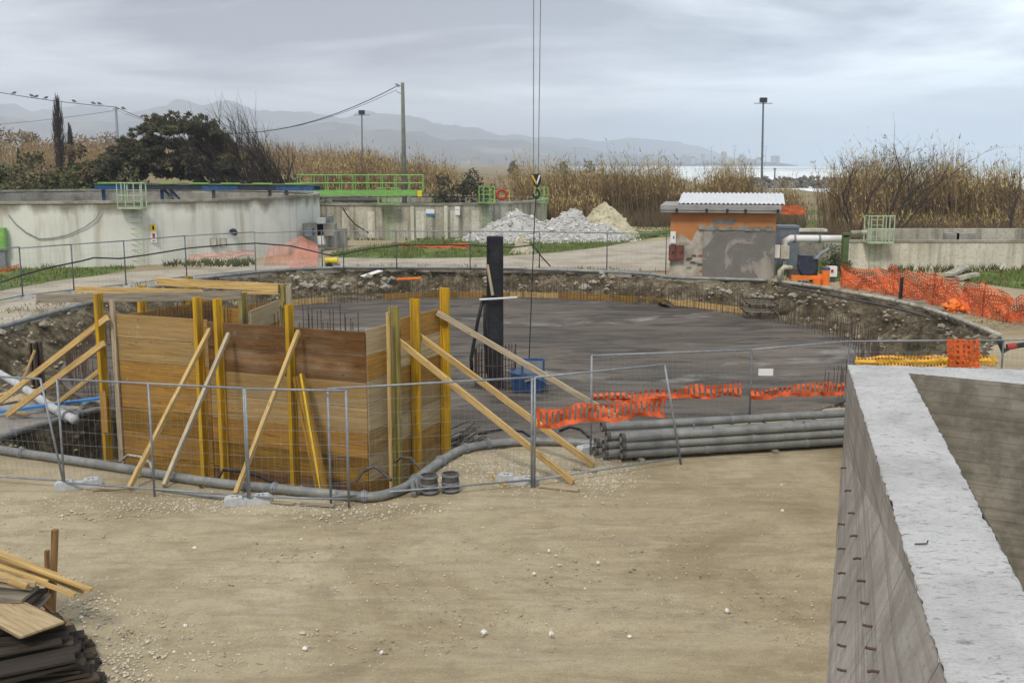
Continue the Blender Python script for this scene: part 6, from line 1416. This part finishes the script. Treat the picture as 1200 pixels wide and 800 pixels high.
    # two dark ribbed pots and two short tubes
    for px, py, lab in ((503, 578, 'left of the two dark ribbed pots before the formwork'), (528, 576, 'right of the two dark ribbed pots before the formwork')):
        q = P(px, py); t = thing('ribbed_pot', (q.x, q.y, 0), lab, 'pot', 'dark pots'); m = MB(); ring_wall(m, (q.x, q.y), .125, .15, 0, .34, n=24); m.build('shell', 'pipe_rust', t)
        for z in (.04, .16, .30): m = MB(); ring_wall(m, (q.x, q.y), .149, .166, z, z + .035, n=24); m.build('rib', 'galv_dull', t)
        m = MB(); disc(m, (q.x, q.y), .13, .03, 24); m.build('bottom', 'pile_black', t)
    for px, py, lab in ((485, 580, 'front one of two short pipe stubs beside the pots'), (490, 577, 'rear one of two short pipe stubs beside the pots')):
        q = P(px, py, .05); m = MB(); ring = [q, q + Vector((-.05, .30, .14))]; m.tube(ring, .045, 10); tag(m.build('pipe_stub', 'pipe_grey', smooth=False), lab, 'pipe')
    # stack of grey pipes
    d0, d1 = P(728, 541), P(992, 524); ax = (d1 - d0).normalized(); L = 6.4; bk = Vector((-ax.y, ax.x, 0)); r = .083
    rows = [(0, 0), (0, 1), (0, 2), (1, 0), (1, 1), (1, 2), (2, 0), (2, 1), (1.5, 3)]; names = ['lowest front pipe of the grey pipe stack', 'second pipe up at the front of the grey pipe stack', 'third pipe up at the front of the grey pipe stack', 'lowest pipe in the middle of the grey pipe stack', 'middle pipe in the heart of the grey pipe stack', 'upper pipe in the middle of the grey pipe stack', 'lowest pipe at the back of the grey pipe stack', 'upper pipe at the back of the grey pipe stack', 'topmost pipe of the grey pipe stack']
    for (i, j), lab in zip(rows, names):
        st = {0: 0.0, 1: -.28, 2: -.42, 1.5: -.35}[i] + rnd.uniform(-.05, .05); c = d0 + bk*(i*.175) + Vector((0, 0, .15 + j*.165)); p0 = c + ax*st; p1 = p0 + ax*L; t = thing('steel_pipe', ((p0+p1)/2), lab, 'pipe', 'grey pipes in the stack')
        ring = []; m = MB(); n = 14; m.tube([p0, p1], r, n, False); m.tube([p0, p1], r*.86, n, False); m.build('tube', 'pipe_grey', t, smooth=True)
        m = MB(); m.tube([p0 - ax*.01, p0 + ax*.07], r*1.14, n, False); m.build('end_ring', 'pipe_rust', t)
        for f in ((.42, .7) if j % 2 else (.28, .62, .88)): q = p0.lerp(p1, f + rnd.uniform(-.02, .02)); m = MB(); m.tube([q - ax*.03, q + ax*.03], r*1.15, n); m.tube([q + Vector((0,0,r)), q + Vector((0,-.02,r + .05))], .02, 6); m.build('coupling_lug', 'galv_dull', t)
    for f, lab in ((.06, 'wooden bearer under the left end of the pipe stack'), (.5, 'wooden bearer under the middle of the pipe stack'), (.93, 'wooden bearer under the right end of the pipe stack')):
        q = d0 + ax*(L*f); tag(beam('bearer', q - bk*.15 + Vector((0,0,.035)), q + bk*.65 + Vector((0,0,.035)), .1, .065, 'old_grey_wood'), lab, 'timber')
    # bits of timber lying round the props
    for (a, b, w, mt, lab) in (((632,569),(678,574),.10,'pine_grey','short plank lying at the foot of the long prop'), ((672,548),(700,552),.09,'pine_grey','short pale plank beside the pipe stack'), ((578,557),(592,568),.06,'pine','small batten on the gravel behind the fence foot'),
                               ((300,586),(345,590),.08,'pine_grey','pale batten on the ground before the formwork'), ((108,574),(150,571),.05,'pine_grey','thin batten beside the left fence foot'), ((352,590),(392,592),.10,'old_grey_wood','grey board lying under the narrow fence panel'), ((160,558),(182,552),.07,'pine','short batten at the foot of the first prop'), ((180,572),(290,588),.05,'galv','long pale rail lying along the front pipe')):
        tag(beam('loose_plank', P(*a, .03), P(*b, .03), w, .035, mt), lab, 'plank')
    # left apron clutter
    tag(beam('blue_plank', P(-6, 483, .12), P(121, 466, .25), .12, .06, 'blue_plank'), 'bright blue plank lying on the left apron', 'plank')
    for (a, b, w, mt, lab) in (((14,470),(44,456),.35,'ply_pale','pale board scrap on the left apron'), ((0,462),(38,452),.12,'pine','light batten among the scraps on the left apron'), ((4,452),(30,442),.10,'pine_grey','grey batten among the scraps on the left apron'), ((10,484),(34,486),.08,'ply_honey','small honey coloured offcut on the left apron'), ((55,488),(88,484),.06,'pine_grey','thin batten beside the thick left pipe'), ((-10,474),(22,468),.16,'ply_pale','pale plywood strip at the left edge')):
        tag(beam('board_scrap', P(*a, .05), P(*b, .07), w, .025, mt), lab, 'board')
    for px, py, h, w, lab in ((43, 452, 1.25, .075, 'left of two short rusty sheet piles at the left bank'), (50, 450, 1.15, .075, 'right of two short rusty sheet piles at the left bank')):
        q = P(px, py, -.3); m = MB(); m.box((q.x - w, q.y - .05, -1.0), (q.x + w, q.y, -1.0 + 1.9)); m.box((q.x - w, q.y - .16, -1.0), (q.x - w + .05, q.y - .051, .9)); m.box((q.x + w - .05, q.y - .16, -1.0), (q.x + w, q.y - .051, .9)); tag(m.build('sheet_pile', 'rebar'), lab, 'sheet pile')
    tag(beam('stake', P(24, 452, .0), P(24, 452, .0) + Vector((.35, .2, .9)), .09, .05, 'pine'), 'leaning pale stake beside the rusty sheet piles', 'stake')
    # pallets in the right bank
    for k, (px, py, z, lab) in enumerate(((890, 366, -.75, 'lower broken pallet in the right bank below the hut'), (893, 357, -.5, 'upper broken pallet in the right bank below the hut'))):
        q = P(px, py, z); t = thing('pallet', q, lab, 'pallet', 'broken pallets'); tilt = Vector((0, 0, -.12))
        for i in range(6): y = i*.2 - .5; a = q + Vector((-.75, y, .12 + .1*(i/6))); beam('slat', a, a + Vector((1.5, .05, -.08)), .1, .03, 'dark_wood' if i % 2 else 'old_grey_wood', t)
        for i in range(3): a = q + Vector((-.65 + i*.6, -.55, .04)); beam('runner', a, a + Vector((0, 1.15, .1)), .1, .09, 'dark_wood', t)
    # yellow pump on wheels at far rim
    q = P(388, 314.5); Y = q.y; t = thing('site_pump', (q.x, Y, 0), 'small yellow engine on a wheeled frame at the far rim', 'pump'); a = A(381, 302, Y); b = A(396, 309, Y)
    MB().tube([(a.x, Y, (a.z+b.z)/2), (b.x, Y, (a.z+b.z)/2)], .17, 10).build('engine', 'yellow_paint', t); MB().box((a.x, Y - .2, b.z - .1), (b.x + .1, Y + .2, b.z)).build('frame', 'galv_dull', t)
    for s in (-1, 1): MB().tube([(a.x + .25, Y + s*.25 - .04, .17), (a.x + .25, Y + s*.25 + .04, .17)], .17, 14).build('wheel', 'black_rubber', t)
    MB().bar((a.x - .05, Y, 0), (a.x - .2, Y, 1.1), .14, .1).build('handle', 'tank_white', t); MB().tube([(a.x - .25, Y, .95), (a.x - .1, Y, 1.1)], .12, 8).build('filter', 'galv_dull', t)
    tag(beam('pale_board', A(425, 324, P(425, 324, -.2).y), A(446, 317, P(446, 318, 0).y), .5, .04, 'white_paint'), 'pale board lying on the far bank behind the formwork', 'board')
    a = P(465, 327, -.4); tag(beam('orange_pipe', a, a + Vector((1.3, .1, .05)), .12, .12, 'orange_paint'), 'short orange pipe in the far bank', 'pipe')
    for k, (a, b, lab) in enumerate((((1112,322),(1135,311),'long broken white slab beyond the orange net'), ((1122,326),(1146,321),'lower broken white slab beyond the orange net'))):
        A0, B0 = P(*a, .15), P(*b, .35); tag(beam('broken_slab', A0, B0, .5, .16, 'tank_grey'), lab, 'slab')
    # hose with red coupling at the right edge
    m = MB(); Y = 27; t = thing('suction_hose', A(1185, 410, Y), 'black hose with a red coupling at the right edge', 'hose'); MB().tube([A(1170, 396, Y), A(1176, 412, Y), A(1184, 406, Y), A(1215, 402, Y)], .07, 10).build('tube', 'black_rubber', t, smooth=True); MB().tube([A(1180, 406.5, Y), A(1190, 405, Y)], .085, 10).build('coupling', 'red_paint', t)
build_pit_things()

def build_lumber():
    # dark mound of old boards: thin weathered planks thrown on each other
    rg = random.Random(88); dr = Vector((-.90, -.43, 0)); k = 0
    for layer, (n, z) in enumerate(((6, .03), (6, .085), (5, .14), (5, .195), (5, .25), (4, .305), (4, .36), (3, .415))):
        for i in range(n):
            f = i / max(1, n - 1); px = 126 - 6.0*layer - 18*f + rg.uniform(-7, 5); py = 800 - 48*f - 4*layer + rg.uniform(-3, 3)
            e = P(px, py, z); d2 = (dr + Vector((rg.gauss(0, .10), rg.gauss(0, .16), 0))).normalized()
            o = beam('old_board', e + Vector((0,0,rg.uniform(-.008, .008))), e + d2*rg.uniform(1.5, 2.2) + Vector((0,0,rg.gauss(0, .02))), rg.uniform(.14, .26), rg.uniform(.03, .05), rg.choice(['dark_wood', 'dark_wood', 'dark_wood', 'dark_brown_wood'])); k += 1
            tag(o, 'dark weathered board in the %s of the lumber pile' % ('lowest layer', 'second layer', 'third layer', 'fourth layer', 'middle', 'upper dark layers', 'upper dark layers', 'topmost dark layer')[layer], 'board', 'dark old boards under the lumber pile')
    # half-metre plywood panels, end towards the yard
    ax = Vector((-.78, .62, 0))
    for i in range(4):
        z = .50 + i*.032; e = P(51, 738, z) + Vector((rnd.uniform(-.03, .03), rnd.uniform(-.02, .02), 0)); tag(beam('plywood_sheet', e, e + ax*1.7, .50, .027, ['old_grey_wood', 'ply_brown', 'old_grey_wood', 'ply_pale'][i]), ['lowest plywood sheet on the lumber pile', 'second brown plywood sheet on the lumber pile', 'third grey plywood sheet on the lumber pile', 'topmost pale plywood sheet on the lumber pile'][i], 'plywood', 'plywood sheets of the lumber pile')
    for i in range(5):
        z = .42 + i*.055; e = P((44, 52, 40, 47, 36)[i], 708 - i*3, z); tag(beam('dark_board', e, e + Vector((-1.5, -.1 + .05*i, 0)), .42, .045, ['dark_wood', 'old_grey_wood', 'dark_wood', 'dark_wood', 'old_grey_wood'][i]), ['lowest dark board behind the plywood sheets', 'second weathered board behind the plywood sheets', 'third dark board behind the plywood sheets', 'fourth dark board behind the plywood sheets', 'top weathered board under the light battens'][i], 'board', 'weathered boards of the lumber pile')
    # light battens thrown on top
    for i, (a, b, Ya, Yb, w, h, mt) in enumerate((((-30,640),(107,691),12.4,12.15,.055,.045,'pine'), ((-30,664),(33,686),12.05,12.0,.09,.07,'pine'), ((-30,648),(95,686),12.5,12.3,.08,.05,'pine'), ((-25,655),(88,697),12.25,12.1,.05,.045,'pine'), ((-30,672),(42,684),11.95,12.05,.07,.06,'ply_pale'), ((-30,636),(70,676),12.6,12.5,.10,.04,'pine'), ((-30,655),(56,682),12.15,12.2,.06,.05,'pine'), ((-30,680),(38,688),12.0,12.1,.08,.05,'pine_grey'), ((20,660),(98,693),12.6,12.3,.05,.04,'pine'))):
        tag(beam('batten', A(*a, Ya), A(*b, Yb), w, h, mt), ['longest light batten sticking out right of the lumber pile', 'thick square-ended batten at the front of the lumber pile', 'flat light batten near the top of the lumber pile', 'thin batten pointing right under the longest one', 'pale square batten lowest in the light bundle', 'wide flat batten at the back of the light bundle', 'middle batten of the light bundle', 'grey batten under the light bundle', 'short slanting batten by the stake'][i], 'batten', 'light battens on the lumber pile')
    q = P(61, 722); tag(beam('stake', q, A(64.5, 620, q.y), .07, .075, 'stake_wood', up=(0,-1,0)), 'taller brown stake standing beside the lumber pile', 'stake')
    q = P(56, 716); tag(beam('stake', q, A(55, 644, q.y), .05, .06, 'stake_wood', up=(0,-1,0)), 'shorter brown stake behind the tall one at the lumber pile', 'stake')
    tag(beam('loose_plank', A(38, 696, 12.6), P(92, 744, .02), .05, .025, 'stake_wood'), 'thin lath leaning down from the lumber pile to the ground', 'plank')
build_lumber()

def build_stones():
    rg = random.Random(41); m = MB()
    for k in range(4200):
        z = rg.random()
        if z < .55: px, py = rg.uniform(-20, 960), rg.uniform(560, 800)
        elif z < .8: px, py = rg.uniform(560, 740), rg.gauss(548, 16)
        else: px, py = rg.uniform(60, 420), rg.gauss(588, 12)
        if py < 530 + 0: continue
        q = P(px, py); 
        if q.x > 3.4 + .26*(q.y - 11): continue
        if py < 583 and px < 500: continue
        m.rock(q + Vector((0, 0, .002)), rg.uniform(.006, .02) * (1.8 if rg.random() < .06 else 1), rg)
    kind(m.build('pebbles', 'pebble', origin=(0,10,0)), 'stuff', 'grit and small pebbles scattered over the dirt yard')
    for (px, py), lab in (((228,642),'white stone on the dirt before the formwork'), ((357,759),'white stone near the bottom left of the yard'), ((447,764),'white stone near the bottom middle of the yard'), ((738,745),'brightest white stone low in the yard'), ((646,742),'white stone left of the brightest one'), ((567,740),'small white stone in the lower middle of the yard'), ((643,645),'white stone in the middle of the yard'), ((917,598),'white stone before the right end of the pipe stack'), ((217,733),'pale stone near the lumber pile'), ((95,723),'white stone beside the stake of the lumber pile'), ((852,715),'pale stone near the basin wall'), ((626,672),'pale stone below the middle of the yard')):
        m = MB(); q = P(px, py, .02); m.rock(q, rg.uniform(.03, .045), rg, 1.0); tag(m.build('white_stone', 'white_rock'), lab, 'stone', 'white stones in the yard')
    m = MB()
    for k in range(420):
        q = P(rg.uniform(130, 950), rg.uniform(600, 800)); 
        if q.x > 3.2 + .26*(q.y - 11): continue
        a = rg.uniform(0, 6.28); L = rg.uniform(.02, .10); m.tube([q + Vector((0,0,.006)), q + Vector((math.cos(a)*L, math.sin(a)*L, .008 + rg.uniform(0, .01)))], .003, 3)
    kind(m.build('twigs', 'stake_wood', origin=(0,10,0)), 'stuff', 'twigs and splinters scattered on the dirt')
    m = MB()
    for k in range(900):
        q = P(rg.uniform(0, 960), rg.uniform(600, 800)); n = fbm(q.x * .5, q.y * .5, 21)
        if q.x > 3.2 + .26*(q.y - 11) or n < .05: continue
        m.rock(q, rg.uniform(.008, .035), rg, .5)
    kind(m.build('dirt_clods', 'dirt', origin=(0,0,0)), 'stuff', 'crumbled clods of dry dirt in the yard')
    # crushed gravel drifts by the fence
    m = MB()
    for k in range(2600):
        c = rg.choice([(640, 540, 50, 14), (600, 550, 40, 12), (705, 560, 26, 10), (150, 590, 90, 8), (250, 592, 60, 6), (430, 600, 60, 6), (120, 700, 40, 18), (150, 775, 40, 18), (560, 545, 40, 14)]); q = P(rg.gauss(c[0], c[2]), rg.gauss(c[1], c[3]))
        if q.y > 20.6 or (q.y > 18.4 and q.x < -1.5): continue
        m.rock(q, rg.uniform(.008, .03), rg)
    kind(m.build('crushed_gravel', 'pebble', origin=(0,18,0)), 'stuff', 'drifts of crushed gravel along the front fence')
build_stones()

# ------------------------------------------------------------------ hazy air over sea, plain and hills
def build_haze():
    mb = MB(); mb.box((-12000, -7600, -6), (16000, 18000, 400)); o = mb.build('haze', 'white_paint', origin=(0,0,0)); o.data.materials.clear()
    k = bpy.data.materials.new('haze_air'); k.use_nodes = True; n = k.node_tree.nodes; l = k.node_tree.links; n.clear(); out = n.new('ShaderNodeOutputMaterial'); v = n.new('ShaderNodeVolumePrincipled')
    v.inputs['Color'].default_value = (0.82, 0.885, 1.0, 1); v.inputs['Density'].default_value = 0.00029; v.inputs['Anisotropy'].default_value = 0.0; l.new(v.outputs[0], out.inputs['Volume']); o.data.materials.append(k); kind(o, 'stuff', 'pale damp haze over the plain and the sea')
build_haze()
